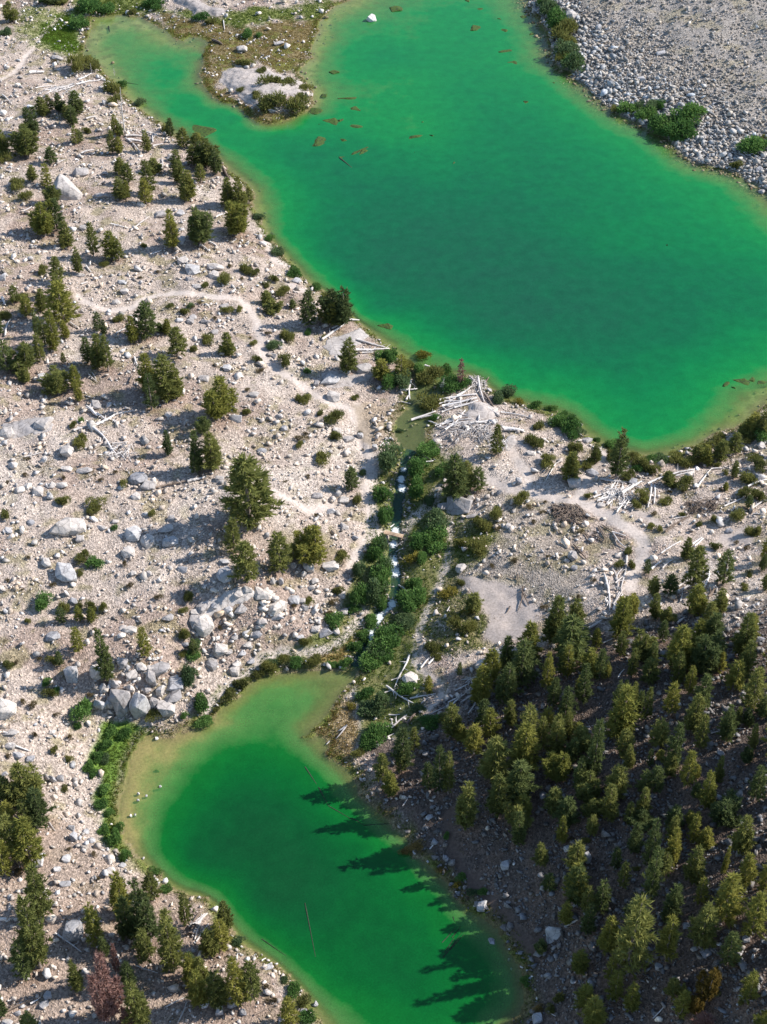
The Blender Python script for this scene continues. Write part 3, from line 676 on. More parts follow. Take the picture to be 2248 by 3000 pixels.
# pines: base x, base y, top y, crown width, kind (p slender, b bushy, y ochre, D red-dead, d bare)
TREES = rows({
'A': """100 165 20 100 b 420 20 -60 150 b 500 20 -40 100 b 345 920 790 90 p 400 900 770 50 p 490 890 760 80 b 620 900 740 100 p 545 950 850 70 p 590 1010 860 80 p
260 1080 880 130 b 220 1260 1040 170 b 20 1240 1060 120 b 620 1160 1020 60 p 650 1150 1050 50 p 940 1090 930 60 p 975 1100 1000 50 p 915 1230 1060 60 p 970 1230 1110 60 p
1015 1070 730 80 d 1385 1100 960 60 p 1490 1180 1040 90 p 1600 1150 1080 80 p 1190 1220 1060 60 p 1570 1330 1180 90 p 1630 1320 1150 80 p 1440 1400 1220 90 p 1450 1470 1300 70 p
1520 1600 1390 110 b 1630 1460 1330 70 p 1250 1390 1290 100 p 1200 1560 1300 100 p 1180 1640 1450 90 b 980 1400 1280 80 p 1040 1480 1330 90 p 970 1600 1440 90 p 1030 1590 1470 60 p
420 1320 1200 90 p 390 1500 1330 80 p 270 1460 1340 70 p 430 1640 1500 110 b 930 620 545 24 d 745 605 515 24 d""",
'B': "70 1190 1080 60 p 150 1340 1150 150 b 230 1400 1220 80 p 20 1600 1390 70 p 330 1658 1450 100 p 420 1680 1440 100 p 500 1640 1520 60 p 90 1320 1200 70 p",
'E': """350 230 -20 160 b 470 190 -40 120 b 545 320 140 90 p 520 350 240 60 p 760 400 150 80 p 910 420 220 120 b 965 440 290 80 p 640 550 350 65 p 1400 340 50 100 p 1610 300 60 110 b
480 620 420 90 p 470 740 560 80 p 520 960 640 200 b 350 850 690 90 p 220 890 740 90 p 120 780 660 80 p 310 1060 870 60 p 370 1130 940 90 p 330 1260 1050 80 p 450 1160 860 90 p 530 1070 940 60 p
10 1040 870 50 p 800 1010 870 70 p 850 1050 930 40 p 1080 1100 910 80 p 1200 1060 800 160 b 1300 1020 960 50 p 1360 1040 930 60 p 1440 1210 1000 130 b 720 1270 1080 90 p 810 1300 1060 110 b
880 1330 1070 90 b 520 1280 1200 40 p 60 1330 1110 130 b 200 1330 1130 170 b 210 1430 1330 80 b 470 1520 1350 160 b 620 1480 1310 90 b 640 1580 1420 50 p 1210 1500 1220 130 b 1230 1640 1370 90 b
1350 1540 1230 170 b 1430 1540 1300 100 b""",
'F': """110 300 60 160 b 380 230 -20 160 b 450 200 0 90 p 985 960 690 110 p 1110 940 720 110 b 1230 960 690 180 b 1170 980 800 100 b 1310 1330 1090 120 p 690 870 780 120 b 640 800 700 80 p 850 830 770 50 p
330 1200 1040 90 b 260 1700 1400 230 b 1570 1400 1260 120 p""",
'G': "210 1390 1210 110 p 690 1460 1240 60 D 550 1520 1400 50 d",
'I': "1365 350 170 70 p",
'J': """80 480 170 110 b 130 190 50 110 b 200 470 190 160 b 500 900 390 370 b 385 1140 870 120 b 490 1370 1070 200 b 740 1290 990 170 b 860 1200 1080 90 b 1010 1210 960 230 b 1330 640 470 110 b""",
'K': "640 690 370 200 b 730 640 420 120 b 830 640 470 120 b 980 350 120 90 p 1590 560 340 90 p 800 1620 1490 120 p",
'L': """445 495 150 130 b 850 590 500 90 p 1090 390 290 110 p 1160 420 290 90 p 1280 380 250 110 p 1390 320 190 110 p 1540 170 30 130 p 1610 180 20 110 p 260 400 280 80 p 60 530 350 130 p
1385 530 410 60 p 1320 640 590 40 p 680 1310 1210 60 p 1000 1180 1040 90 b 1050 1400 1100 170 b 1300 1370 1140 140 b 1640 1190 1010 80 p 1620 1280 1170 60 p 730 1480 1350 90 b 870 1480 1340 120 b
520 1658 1490 150 b 740 1658 1490 90 p 1070 1610 1420 150 b 840 1700 1590 120 b 1260 1610 1450 100 b 1190 1690 1560 110 b 1640 1440 1330 70 p 1500 780 690 60 p""",
'M': """640 260 100 100 p 870 480 120 110 p 1180 310 100 100 b 1570 300 200 70 p 490 400 300 60 p 500 40 -60 80 b 650 40 -60 70 b 750 40 -60 70 b 240 1460 1210 250 b 60 1470 1320 140 b 330 1660 1420 180 b 80 1660 1520 120 b 230 1690 1500 130 b""",
'O': """1060 670 410 140 b 1560 320 30 230 b 1240 330 70 150 b 1540 440 230 120 b 1380 580 310 80 p 1440 700 510 90 p 1530 830 590 110 p 1450 1090 820 130 b 1230 1010 740 150 b 1340 1050 830 90 b 870 880 690 110 p
920 960 770 120 b 610 940 730 120 p 430 610 500 60 p 680 490 390 40 p 800 1080 900 130 b 690 1000 890 80 b 960 1290 1010 200 b 220 1210 930 130 b 310 1080 920 80 p 200 1250 1100 80 p 510 1390 1060 100 b
590 1400 1110 80 p 1150 1450 1200 190 b 740 1670 1360 140 b 1190 1610 1470 120 b 1140 1690 1540 170 b 1440 1570 1410 130 b 1540 1670 1500 150 b 1470 1300 1140 160 b 1640 1390 1170 90 b 1640 650 500 70 b 1640 980 880 80 b
1390 900 760 100 b 1090 860 700 90 p 420 1380 1200 90 b 60 1330 1130 110 b 120 1420 1290 100 p""",
'P': """50 250 20 110 b 30 470 250 90 b 20 770 590 60 p 30 970 760 80 b 270 250 110 70 p 465 300 140 80 p 640 340 170 150 b 720 380 230 80 b 810 190 50 70 p 905 280 170 70 p 1000 230 120 60 p 1090 240 50 120 b 1200 200 0 140 b
1500 190 0 110 b 1130 420 180 200 b 1470 470 220 110 p 1390 570 380 130 b 920 530 310 90 p 1020 610 420 80 p 1520 710 430 150 b 1620 790 660 90 b 560 460 280 70 p 690 520 360 120 b 300 490 280 90 b 210 450 280 130 b 160 670 400 100 p
360 500 400 50 p 440 750 540 70 p 510 620 530 50 p 570 690 550 60 p 620 770 620 60 p 670 830 590 70 p 870 780 560 110 b 1050 910 650 130 b 1110 1050 820 90 p 1310 970 740 110 b 1410 880 750 60 p 1490 870 770 80 b 1530 1050 890 60 p
240 1270 850 110 p 160 1060 920 150 b 490 1110 940 120 b 530 1210 1060 70 p 770 1030 860 130 b 890 1190 880 110 b 700 1210 1090 50 p 790 1180 1100 60 p 870 1260 1130 100 b 1000 1340 1110 110 b 1080 1310 1220 50 p 1250 1330 1150 60 p
1550 1460 1230 110 b 1490 1170 1090 90 b 1150 1520 1280 100 p 1080 1460 1370 70 b 430 1440 1230 140 b 370 1610 1380 110 b 660 1410 1270 100 b 640 1600 1410 90 p 750 1400 1240 120 b 140 1360 1150 70 p 200 1460 1290 160 b 20 1260 1140 70 b
50 1670 1510 110 b 530 1670 1520 70 p 650 1690 1600 150 b 1290 1650 1480 190 b 900 1700 1560 120 b 1040 1690 1610 90 b 230 1610 1480 130 b 1270 440 300 80 b 80 1150 1010 100 b""",
'Q': """260 300 0 200 b 120 290 -20 170 b 50 410 130 110 b 350 710 390 160 p 330 1110 620 170 p 220 1230 980 140 b 1010 730 430 130 p 1050 910 640 130 p 1170 890 480 130 b 1220 930 600 150 p 1240 610 430 110 b 1510 820 600 90 p 1410 1160 740 160 p
790 980 690 120 p 850 1090 960 80 b 630 1350 1150 90 p 1060 1350 1160 100 b 1130 1620 1330 150 b 1560 1310 1090 100 b 1190 1100 900 130 b 260 1720 1580 120 b 20 1570 1400 80 b 900 1640 1090 230 D 960 1250 1010 60 D 1040 1690 1560 110 D""",
'R': "310 860 670 100 b 280 1010 820 130 b 40 1260 1090 100 b 120 1300 1120 100 b 240 1470 1240 150 b 100 1470 1230 120 b 180 1050 900 130 b 400 1440 1120 140 b 530 1410 1170 160 b 820 1620 1450 120 b",
'S': "1150 160 -60 90 p 1500 160 -20 70 p 740 40 -60 70 p 1330 340 200 90 b 1620 610 380 140 b 1400 560 450 90 b 1530 810 680 90 b 1640 1210 1080 90 b 1340 1060 990 80 b",
'T': """230 100 -30 80 p 570 240 30 90 p 690 340 0 100 p 700 600 230 110 p 880 160 -20 90 p 880 310 80 100 b 1050 160 -30 80 p 1150 200 80 100 b 1430 230 -20 130 b 1050 460 230 120 p 1300 410 220 44 p 1460 500 290 120 b 1620 550 330 110 b 820 410 270 110 b
420 370 230 70 p 480 530 350 80 p 1300 760 460 200 b 1510 900 600 160 b 870 780 540 130 b 830 1070 790 140 b 520 1160 640 240 b 300 720 500 110 b 90 590 370 150 b 190 740 550 90 b 30 780 670 60 b 200 900 690 90 b 130 1210 1070 110 b
390 1260 1100 90 p 420 1410 1240 120 b 540 1510 1330 100 b 180 1490 1350 130 b 240 1620 1450 150 b 1150 1460 1200 160 y 1060 1580 1440 100 y 880 1410 1290 100 b 960 1430 1330 50 p 960 1560 1400 110 b 1130 1700 1580 150 D 1620 1670 1580 130 b
1750 700 430 150 b 1800 1000 750 150 b 1760 300 60 120 b 1900 600 300 140 b 1850 1350 1100 150 b 1780 1650 1450 140 b""",
}, 5)
# shrubs: centre x, y, width, height, kind (w willow, k dwarf pine, s dry, y yellow, g straw)
SHRUBS = rows({
'A': """715 65 200 110 w 870 75 120 70 w 665 195 130 110 w 1230 30 150 60 w 370 10 120 40 w 630 540 120 150 k 760 540 130 90 k 690 500 100 70 k 890 720 140 100 k 920 810 110 100 k 700 1060 70 60 k 30 1280 120 110 k 140 1490 130 110 k 200 1600 100 90 k 1340 1050 90 80 k
1130 830 80 60 w 980 680 80 60 w 60 265 90 60 w 450 500 60 40 s 1260 60 90 50 w 1080 100 80 40 k""",
'B': "590 575 80 60 k 675 680 170 90 k 815 680 100 70 k 560 775 80 60 k 430 740 70 40 k 730 840 200 110 k 870 840 180 120 k 470 520 130 50 k 950 720 100 50 k 490 280 90 60 w 580 290 50 40 w 100 140 110 60 w 200 180 90 50 k 650 870 90 80 k",
'C': "1410 70 150 130 w 1480 170 180 150 w 1540 260 200 140 k 1530 340 150 110 k 1540 420 160 130 w 1600 510 150 130 w 1500 470 100 100 k 1350 20 130 80 w",
'D': """40 230 150 130 k 40 420 150 130 w 100 510 180 130 w 530 890 150 110 w 620 870 100 80 w 720 870 120 100 w 800 860 80 70 w 650 930 140 100 w 1040 930 240 130 w 880 1000 160 120 w 960 1050 240 140 w 820 1030 180 130 w 740 1010 150 120 w 930 1120 130 60 w
1530 1190 260 120 w 1410 1345 90 80 k 1630 1110 50 40 k 430 890 80 60 k""",
'E': "160 760 120 60 k 60 900 100 90 k 970 930 100 70 k 1500 870 80 60 k 1380 820 60 40 k 350 530 80 90 k 840 490 70 50 k 1160 330 50 40 k 1540 820 50 50 w 1130 590 40 30 s 1280 545 50 40 s",
'F': """300 605 110 100 k 140 660 60 60 k 460 520 100 90 k 540 540 80 70 k 695 600 70 70 k 640 650 60 50 k 420 850 50 65 k 310 860 100 60 k 740 385 90 80 w 660 270 70 60 w 580 100 80 60 w 870 550 110 100 w 1040 670 80 60 w 780 700 110 80 k 790 1060 120 100 k
690 1140 110 70 w 560 1250 70 70 k 790 1270 90 110 k 160 1090 110 80 k 530 1125 60 50 k 60 1170 60 60 k 290 1170 120 90 k 30 825 50 40 s 510 1075 40 25 s 980 1030 60 50 w 960 1570 100 90 k 900 1570 80 80 k 1350 1555 70 50 k 970 1350 50 60 w 1630 1240 110 130 w 1620 1440 120 140 w 340 500 60 40 s 440 600 50 40 s 1110 1070 50 40 k 640 1040 70 40 s
100 790 50 40 s 220 920 60 40 s 480 1500 60 50 s 600 1340 80 50 s 220 1300 50 30 s""",
'G': "90 1230 150 100 w 200 1420 160 150 w 350 1350 90 110 w 460 1380 200 140 k 630 1450 150 140 w 720 1450 120 90 w 410 1215 140 80 y 440 1600 200 110 k 1000 1560 100 90 w 1090 1520 120 80 w 1150 1600 90 60 y 1300 1620 110 60 w 1420 1640 90 50 w 580 1330 90 80 w 280 1300 100 70 k",
'I': """600 120 60 60 k 665 90 40 50 w 640 250 130 130 k 520 740 110 100 k 770 780 140 120 k 1000 600 70 70 k 930 510 50 50 s 810 570 60 50 s 520 545 60 50 s 205 530 70 50 s 65 590 50 50 s 50 860 70 90 k 1230 850 60 70 k 920 955 50 40 w 660 1180 120 120 k 770 1240 120 110 w
650 1320 60 60 k 1010 1250 60 70 s 1060 1420 80 70 s 420 1420 70 60 s 230 1190 60 50 s 70 1380 60 40 s 180 1460 40 30 s 1270 1520 90 70 s 360 1570 130 140 w 510 1600 90 100 k 650 1600 70 110 k 740 1600 80 110 k 840 1600 60 100 k 1530 1520 80 90 k 1480 1630 70 60 k 230 400 70 40 s""",
'J': """1380 740 80 110 k 1040 860 60 60 s 1250 1190 110 100 k 1090 390 130 100 k 1200 60 150 110 k 1215 220 100 80 k 1080 30 60 60 k 900 230 140 70 s 960 190 70 40 s 980 540 60 50 s 910 280 60 60 k 1410 510 60 60 w 1420 320 30 30 s 1220 1470 100 80 k 980 1550 80 70 k 1170 1560 100 90 s
20 1520 60 90 k 490 20 70 50 k 1390 200 60 70 s 1150 1645 120 60 s 1380 1300 110 180 w 1540 1130 170 200 w 1560 1290 200 220 w 1370 1500 140 220 w 1510 1470 200 240 w 1350 1610 120 110 w 860 1590 60 60 s 800 580 50 30 s""",
'K': """120 410 220 250 w 450 330 180 140 w 330 470 180 190 w 60 690 150 190 w 70 870 130 200 w 340 640 150 190 w 480 890 220 190 w 450 1000 200 170 w 340 1060 180 140 w 500 1110 170 140 w 300 1210 120 120 y 370 1200 100 110 w 40 1100 140 190 w 50 1280 150 200 w 40 1430 190 220 w 310 1390 130 130 w
260 1540 230 180 w 370 1500 140 120 w 60 1570 120 110 w 1260 250 160 100 k 1330 135 100 80 k 1470 80 150 130 w 1540 130 150 120 w 1590 190 130 110 w 970 860 110 120 k 860 930 130 120 k 810 890 80 80 k 700 1080 110 100 k 830 1110 150 120 k 940 1265 60 50 s 1130 1220 80 70 s 1390 1190 50 40 s
1280 910 60 50 s 1240 790 80 60 s 1370 750 50 40 s 1340 830 60 50 s 580 1490 130 110 y 680 1400 80 60 k 750 1630 100 60 y 1350 1600 80 60 s 1640 1520 50 60 s 1390 410 130 120 k 1190 710 120 120 k 550 470 150 130 w 480 60 90 60 w 200 170 60 40 w 430 740 90 90 w 1000 960 60 50 s""",
'L': """70 120 130 140 w 20 60 100 80 w 120 190 100 80 w 270 240 60 40 w 390 290 100 80 w 390 370 90 100 k 560 380 120 80 k 650 440 140 100 k 520 520 120 100 k 720 490 130 110 k 800 400 140 80 w 930 400 140 100 k 1000 440 130 100 k 850 540 90 80 k 1250 230 130 110 k 1180 300 110 90 k 1470 180 120 130 k
1600 210 140 110 w 1510 240 100 70 k 125 310 120 110 k 190 430 120 100 k 210 700 60 60 k 650 700 110 110 k 600 780 70 90 k 995 590 140 110 k 860 595 90 70 k 820 735 130 70 k 1255 450 60 50 k 1320 510 50 50 k 1280 650 50 40 s 975 660 70 40 s 1480 560 140 120 k 1450 660 120 110 k 1560 690 150 110 k
1600 450 120 120 k 1560 390 150 60 k 1400 870 120 120 k 1220 890 60 70 k 1110 930 60 60 k 965 850 60 50 k 720 945 70 50 k 790 970 50 60 k 745 840 70 50 s 1510 990 130 90 k 1590 980 60 90 k 1240 1110 90 80 k 1410 1075 60 50 s 1480 1120 70 60 s 450 1260 80 80 k 550 1260 60 80 k 540 1150 80 80 k
260 1380 60 50 s 1510 1330 60 60 k 1470 1435 70 70 k 110 1640 70 60 s 700 400 100 60 w 1080 430 100 60 k 600 470 80 60 w 730 1190 50 40 s 160 980 60 50 s 870 660 60 40 s""",
'M': """60 400 90 70 k 140 390 50 60 s 405 630 110 90 k 455 620 50 60 w 1530 510 120 160 w 670 770 150 170 w 640 900 70 80 w 730 655 80 50 s 190 710 60 80 s 280 730 90 100 s 450 810 70 60 s 290 970 60 80 s 570 1000 60 80 s 440 1090 60 80 k 560 1170 80 70 k 70 1150 70 60 s 530 1410 60 60 k 380 555 70 60 w
220 50 50 50 k 1490 815 60 60 w 1630 720 90 110 w 1240 810 120 90 k 1620 870 80 50 w 900 930 130 110 w 1000 950 120 110 w 860 1050 140 120 w 780 1130 130 120 w 730 1220 110 120 w 860 1160 110 90 w 760 1290 90 90 w 1510 170 90 110 k 1480 310 70 70 k 430 370 110 80 k 320 360 60 50 s 760 120 50 50 s
850 1420 110 100 w 830 1530 120 110 w 880 1600 90 80 w""",
'N': """955 225 100 90 k 1175 50 150 110 w 260 110 50 60 s 60 240 90 90 w 60 330 100 80 w 20 500 100 130 w 450 560 130 110 k 340 650 110 100 k 120 710 120 130 w 130 860 150 80 w 640 420 130 110 k 570 470 110 80 k 700 390 110 70 w 780 360 110 60 k 870 390 120 80 w 1010 390 120 110 k 1180 410 90 50 w 1290 390 90 90 w
1350 250 110 90 w 1420 180 100 100 w 1480 60 110 110 w 1560 200 200 180 w 1500 380 150 150 w 1450 640 130 100 w 1470 780 160 150 w 1530 960 180 160 w 1460 1020 130 110 w 1370 1130 110 80 k 1600 330 140 120 w 230 760 60 50 k 1310 740 90 60 y 180 380 90 60 s""",
'O': """230 60 180 110 w 130 200 250 160 w 40 300 150 150 w 250 600 150 100 w 350 760 100 80 w 440 870 200 100 w 640 60 130 130 k 740 110 120 120 k 440 260 130 110 k 40 720 140 180 w 30 960 120 120 w 500 340 90 60 k 560 850 100 80 k""",
'Q': "930 150 100 130 w 960 60 70 80 w 1010 300 80 110 w 1260 420 90 80 w 800 470 60 50 s 760 280 70 60 s 560 240 60 50 s 1360 560 80 70 w 150 430 120 90 s 330 950 70 60 k 850 80 90 70 w",
'R': "850 1380 110 110 w 930 1480 110 100 k 980 1600 120 100 w 400 990 110 70 w 700 1460 110 80 s 640 1360 90 70 s 780 1300 60 50 w",
'S': "340 220 180 110 g 240 250 110 70 g 660 540 60 80 y 800 590 100 60 w 1210 1310 80 70 w 580 130 50 50 w 690 460 90 60 w 860 580 70 50 w 1500 1450 120 80 k 530 400 90 60 g 1330 1530 110 70 g 1420 1540 90 70 k",
'T': "60 170 90 60 s 200 170 80 50 k 1450 1480 60 70 k 600 400 60 50 k 1250 1400 70 50 k",
}, 5)
# boulders: centre x, y, width, height
ROCKS = rows({
'A': "550 1540 230 170 650 1390 120 80 35 930 60 30 820 1590 110 50 1390 1290 70 70 640 1270 50 30 150 487 35 25 300 25 40 30 470 470 90 40 340 550 40 25 60 970 60 25 90 955 40 25",
'B': "200 230 25 30 1010 130 30 40 1080 95 60 20 440 400 80 50 740 350 70 30 810 380 60 25 630 470 35 18 345 155 25 15 770 15 60 30 1070 8 34 20 970 765 60 30 900 735 50 40 970 865 40 28 965 830 30 30 690 890 50 40 640 865 60 60 345 740 50 30 900 85 26 34",
'C': "1250 50 30 30 1335 75 30 25 1580 140 90 90 1280 95 40 35",
'D': "60 130 70 90 800 430 80 30 640 640 60 40 290 230 40 50 1230 650 30 30 1020 770 40 40 540 515 40 35 580 790 45 40 1190 1070 50 35 1160 1110 50 40 1590 1370 50 45 1510 1470 40 25 1620 1550 60 40 1020 190 50 30 1580 220 40 40",
'E': "680 185 60 50 25 590 50 60 910 570 30 30 990 625 70 30 1010 700 60 50 940 790 60 40 1540 600 60 40 1560 520 100 80 350 1410 60 90 780 1620 80 70 1300 80 90 50 1460 70 70 50 1200 190 40 30 1600 660 60 40 1540 940 60 40 1450 930 60 40 385 1265 50 40 640 570 90 30 1480 450 90 60",
'F': "880 615 80 40 890 680 50 40 480 325 50 40 340 450 40 35 230 500 120 60 570 650 30 45 300 820 60 40 320 1320 60 55 540 1535 80 45 935 1290 60 30 945 1330 40 40 1040 1450 40 55 1150 1410 140 80 1290 1350 50 55 1550 1480 50 40 1180 1550 90 70 130 1400 80 50 1430 1320 120 80 450 1320 40 40 210 570 80 60 30 530 50 60 420 340 40 25 150 940 70 40 40 910 60 40 220 1030 50 50 690 1220 60 40 860 1230 40 30 230 1640 50 40",
'I': """500 950 150 170 620 930 140 130 540 1320 150 140 650 1040 60 60 310 660 80 75 420 610 60 55 490 610 110 50 105 450 70 70 250 910 60 40 1080 1000 120 120 1190 1060 110 110 1380 1060 120 80 1340 960 110 70 1120 550 140 90 1210 610 100 70 1100 700 70 55 540 340 110 110 690 490 110 50 540 480 80 45 60 190 110 100 40 270 45 55 350 110 120 100
380 1240 70 75 70 980 60 45 1390 880 60 55 1040 1150 100 80 600 1550 60 40 1370 40 60 45 830 950 70 45 930 900 60 35 815 890 30 40 1480 1290 70 50 1200 1330 60 65 1080 1330 50 55 1000 1630 50 35 880 1230 50 40 230 620 60 60 880 670 35 30 410 700 50 70 830 185 45 40 160 640 80 60""",
'J': """1290 355 60 50 740 55 60 50 780 150 50 50 720 105 50 38 575 70 40 45 600 330 70 40 820 375 50 38 885 440 50 40 1135 150 40 38 1210 170 60 50 1300 240 90 50 1160 485 40 28 1050 520 40 35 1050 695 80 50 915 710 40 40 1105 745 40 45 760 800 40 30 1165 820 65 50 1260 730 80 50 1330 850 40 40 1270 940 60 55
1115 905 50 40 1360 1030 45 45 1205 1040 40 40 1160 1265 120 70 390 70 90 60 980 1270 80 90 1030 1390 60 60 855 1260 50 55 755 1390 40 75 260 560 60 55 300 1230 70 40 310 1330 130 120 600 1480 110 100 690 1510 90 65 720 1590 150 110 860 1530 80 70 920 1540 60 40 950 1600 50 55 330 1620 60 65 430 1610 90 75
130 1600 110 75 220 1590 50 55 1250 1500 50 50 1160 1490 40 38 1270 1635 60 45 1400 210 40 60 1515 310 40 60 60 1640 60 45 410 1490 70 60 490 1450 60 60 940 1330 40 60 690 1390 40 60 1290 890 50 40 1000 1440 60 40""",
'K': """680 760 180 130 775 715 60 50 550 780 80 60 780 860 80 30 710 865 40 25 700 1280 85 65 1005 780 40 30 1200 910 40 50 1010 670 50 55 1160 580 45 55 1120 600 40 38 995 1345 38 40 1255 1180 38 30 1590 1180 60 75 1610 1280 48 48 1285 1545 45 40 1600 560 90 90 1260 350 70 40 910 390 50 40 1045 870 30 55
140 235 40 35 425 130 30 28 1075 940 50 45 625 915 38 28 880 825 28 25 490 205 25 25 530 250 22 22 1400 1555 26 26 270 390 32 40 1450 930 50 40 500 655 40 30 480 700 50 40""",
'L': "145 125 45 40 200 250 80 50 265 670 45 35 315 770 60 40 90 580 100 85 240 510 90 65 660 935 40 35 875 915 35 33 1590 550 60 75 1610 290 60 48 90 1190 60 80 95 1280 45 45 1260 905 50 38 380 540 40 24 280 600 30 24 570 580 70 48 1350 980 60 38 1210 990 50 38 390 620 50 36 480 990 40 30 1060 905 50 38 870 650 50 38 330 880 40 50",
'M': """990 690 140 270 1140 730 140 220 580 460 95 220 780 460 90 170 1350 750 130 130 1400 650 120 110 1420 560 120 100 840 590 60 100 820 720 90 100 1230 520 80 110 1290 430 150 100 1000 390 80 90 1070 480 80 75 1300 620 60 85 1250 710 60 75 50 750 150 200 430 170 110 70 310 830 30 38 420 945 50 45 360 900 40 40
540 880 40 38 40 1290 50 48 430 1330 50 75 490 1320 45 55 455 1420 50 30 1600 50 110 90 1360 20 80 55 1240 360 50 35 1205 355 40 38 1500 240 60 38 1630 550 30 38 1610 640 40 45 150 1130 80 60 240 1160 70 55 90 950 110 45 695 1490 30 32 735 1610 40 25 640 1630 50 35 590 370 40 30 1150 420 80 60 1220 440 60 60 930 560 70 110
890 720 70 100 1060 600 60 90 880 480 60 60 1190 600 60 60 800 940 50 40 720 880 50 40 1050 120 110 50 300 230 34 34 80 1060 90 45""",
'N': """120 70 160 140 260 270 110 125 190 390 100 90 510 375 55 50 400 400 65 50 380 450 70 75 445 440 30 38 515 440 30 38 300 450 30 45 1035 115 70 48 1120 140 100 80 1205 135 55 55 1290 105 35 45 1070 30 40 36 865 290 40 24 1045 250 20 24 1415 45 28 45 1360 375 30 38 960 380 20 24 750 420 25 20 710 465 16 20 1160 425 30 25
720 20 110 50 1290 675 25 20 380 180 55 50 440 310 60 45 600 60 80 60 560 160 80 50 480 240 60 50 330 300 60 40 580 90 60 40 470 170 50 40 300 160 50 40 910 180 60 35 660 130 40 35 780 170 50 35 210 200 50 30""",
'O': "280 510 115 85 850 305 50 33 990 300 80 38 870 410 110 110 590 620 40 65 650 580 30 28 1000 240 40 24 370 400 40 28 230 1480 60 24 285 1475 30 32 455 1500 30 55 130 1430 20 40 170 1490 30 20 300 1540 25 20 440 1640 60 45 1300 345 50 28 410 300 30 24",
'P': "1460 120 50 40 690 920 45 36 950 730 34 30 1280 1120 45 45 720 1490 30 24 850 1290 26 24 1600 200 60 40",
'Q': """310 330 100 85 465 400 50 45 540 315 70 65 530 520 80 48 890 415 80 48 590 490 50 38 945 280 30 42 880 320 40 28 580 70 50 55 600 140 60 75 700 95 50 45 430 220 40 45 85 630 50 38 230 570 50 45 150 580 50 38 600 890 150 170 990 370 60 35 1160 320 30 25 385 1420 60 55 360 1495 65 55 110 1480 40 36 140 1570 60 45 180 1500 50 45
1245 1410 40 36 720 430 30 20 610 615 40 36 900 40 30 28 60 1640 75 55 1340 510 50 28 1390 690 40 24 1630 710 30 28 570 290 40 50 600 330 34 40 640 220 40 36 660 610 36 36 500 720 34 40 740 170 60 40 470 1120 40 40 420 1190 40 40""",
'R': "105 710 30 30 600 1095 28 38 715 1170 30 28 765 1165 30 28 1035 1495 40 55 825 1310 20 20 260 1550 60 85 360 1480 75 80 450 1560 50 45 365 1565 40 36 570 1480 40 36 660 1590 40 36 940 1550 50 45 420 1640 40 28 760 1630 50 45 640 1190 90 50 480 1130 50 40 540 1130 40 40 700 1230 50 40 740 1240 40 40",
'S': "570 320 40 58 630 440 25 38 860 700 70 80 690 545 20 24 940 990 55 62 1440 920 105 120 1550 235 50 46 1050 370 65 70 1120 360 30 38 1310 1610 70 80 1230 1220 25 22 1080 1135 30 18 1185 1195 30 16 1310 1455 30 16 425 345 25 14 1100 1210 20 18 905 70 50 38 660 590 40 14 1085 1050 22 16 800 700 16 24 1270 1270 26 16",
'T': "1000 860 50 46 710 1140 70 38 1070 1050 60 36 1270 1010 50 38 1160 1070 75 65 1490 965 60 46 1440 1080 50 46 1540 1110 50 38 780 1190 60 45 35 235 50 38 1060 185 35 48 745 1365 40 28 690 1310 30 28 1460 1440 60 46 150 170 40 28 780 1620 50 36 410 1560 30 24 200 310 65 100 1390 860 40 34 1180 180 60 36",
}, 4)
# boulders standing in the shallows or just under the surface: centre, width, height, how far the top lies above the water
WETROCKS = rows({
'B': "1490 150 85 72 1.1 105 1040 150 105 .06 1190 580 50 20 -.1 1120 1130 110 60 -.25 1250 1120 90 36 -.1 1350 1210 120 60 .05 1160 970 70 50 -.15 1250 960 60 36 -.12 1380 1020 90 40 -.1 1300 780 90 36 -.15 1050 1000 36 30 .02 1240 1270 60 40 -.3 1100 770 26 30 -.1 1350 870 50 40 -.2 1430 1230 60 40 -.2 1040 890 60 40 -.05",
'C': "170 60 85 60 .12 830 215 80 46 -.08 1040 235 70 38 .04 1030 400 90 46 -.03 1110 500 70 42 -.05 390 970 50 60 -.15 340 1100 110 28 -.2 460 1090 34 22 -.25 310 1230 24 20 -.4 1000 150 30 16 -.1 840 75 44 18 -.15 745 0 34 20 -.05 640 1320 26 20 -.4 1210 820 44 36 -.5 1200 130 40 30 -.1 1275 270 34 22 -.1 1440 660 40 40 -.1",
'H': "1310 1440 60 70 -.1 1450 1420 90 36 -.05 1540 1400 90 40 .03 1620 1430 60 50 -.05 1390 1470 30 40 -.15 830 310 60 70 -.9",
'M': "1120 1445 25 32 .2 1185 1465 20 24 .15 1118 1500 25 18 .15 1060 1625 25 24 .15 1095 1617 20 20 .15 1300 1390 25 28 .2 1270 1000 30 24 .2 1270 1250 40 16 -.1",
'F': "1590 970 70 30 -.3", 'G': "80 975 80 32 -.3",
}, 5)
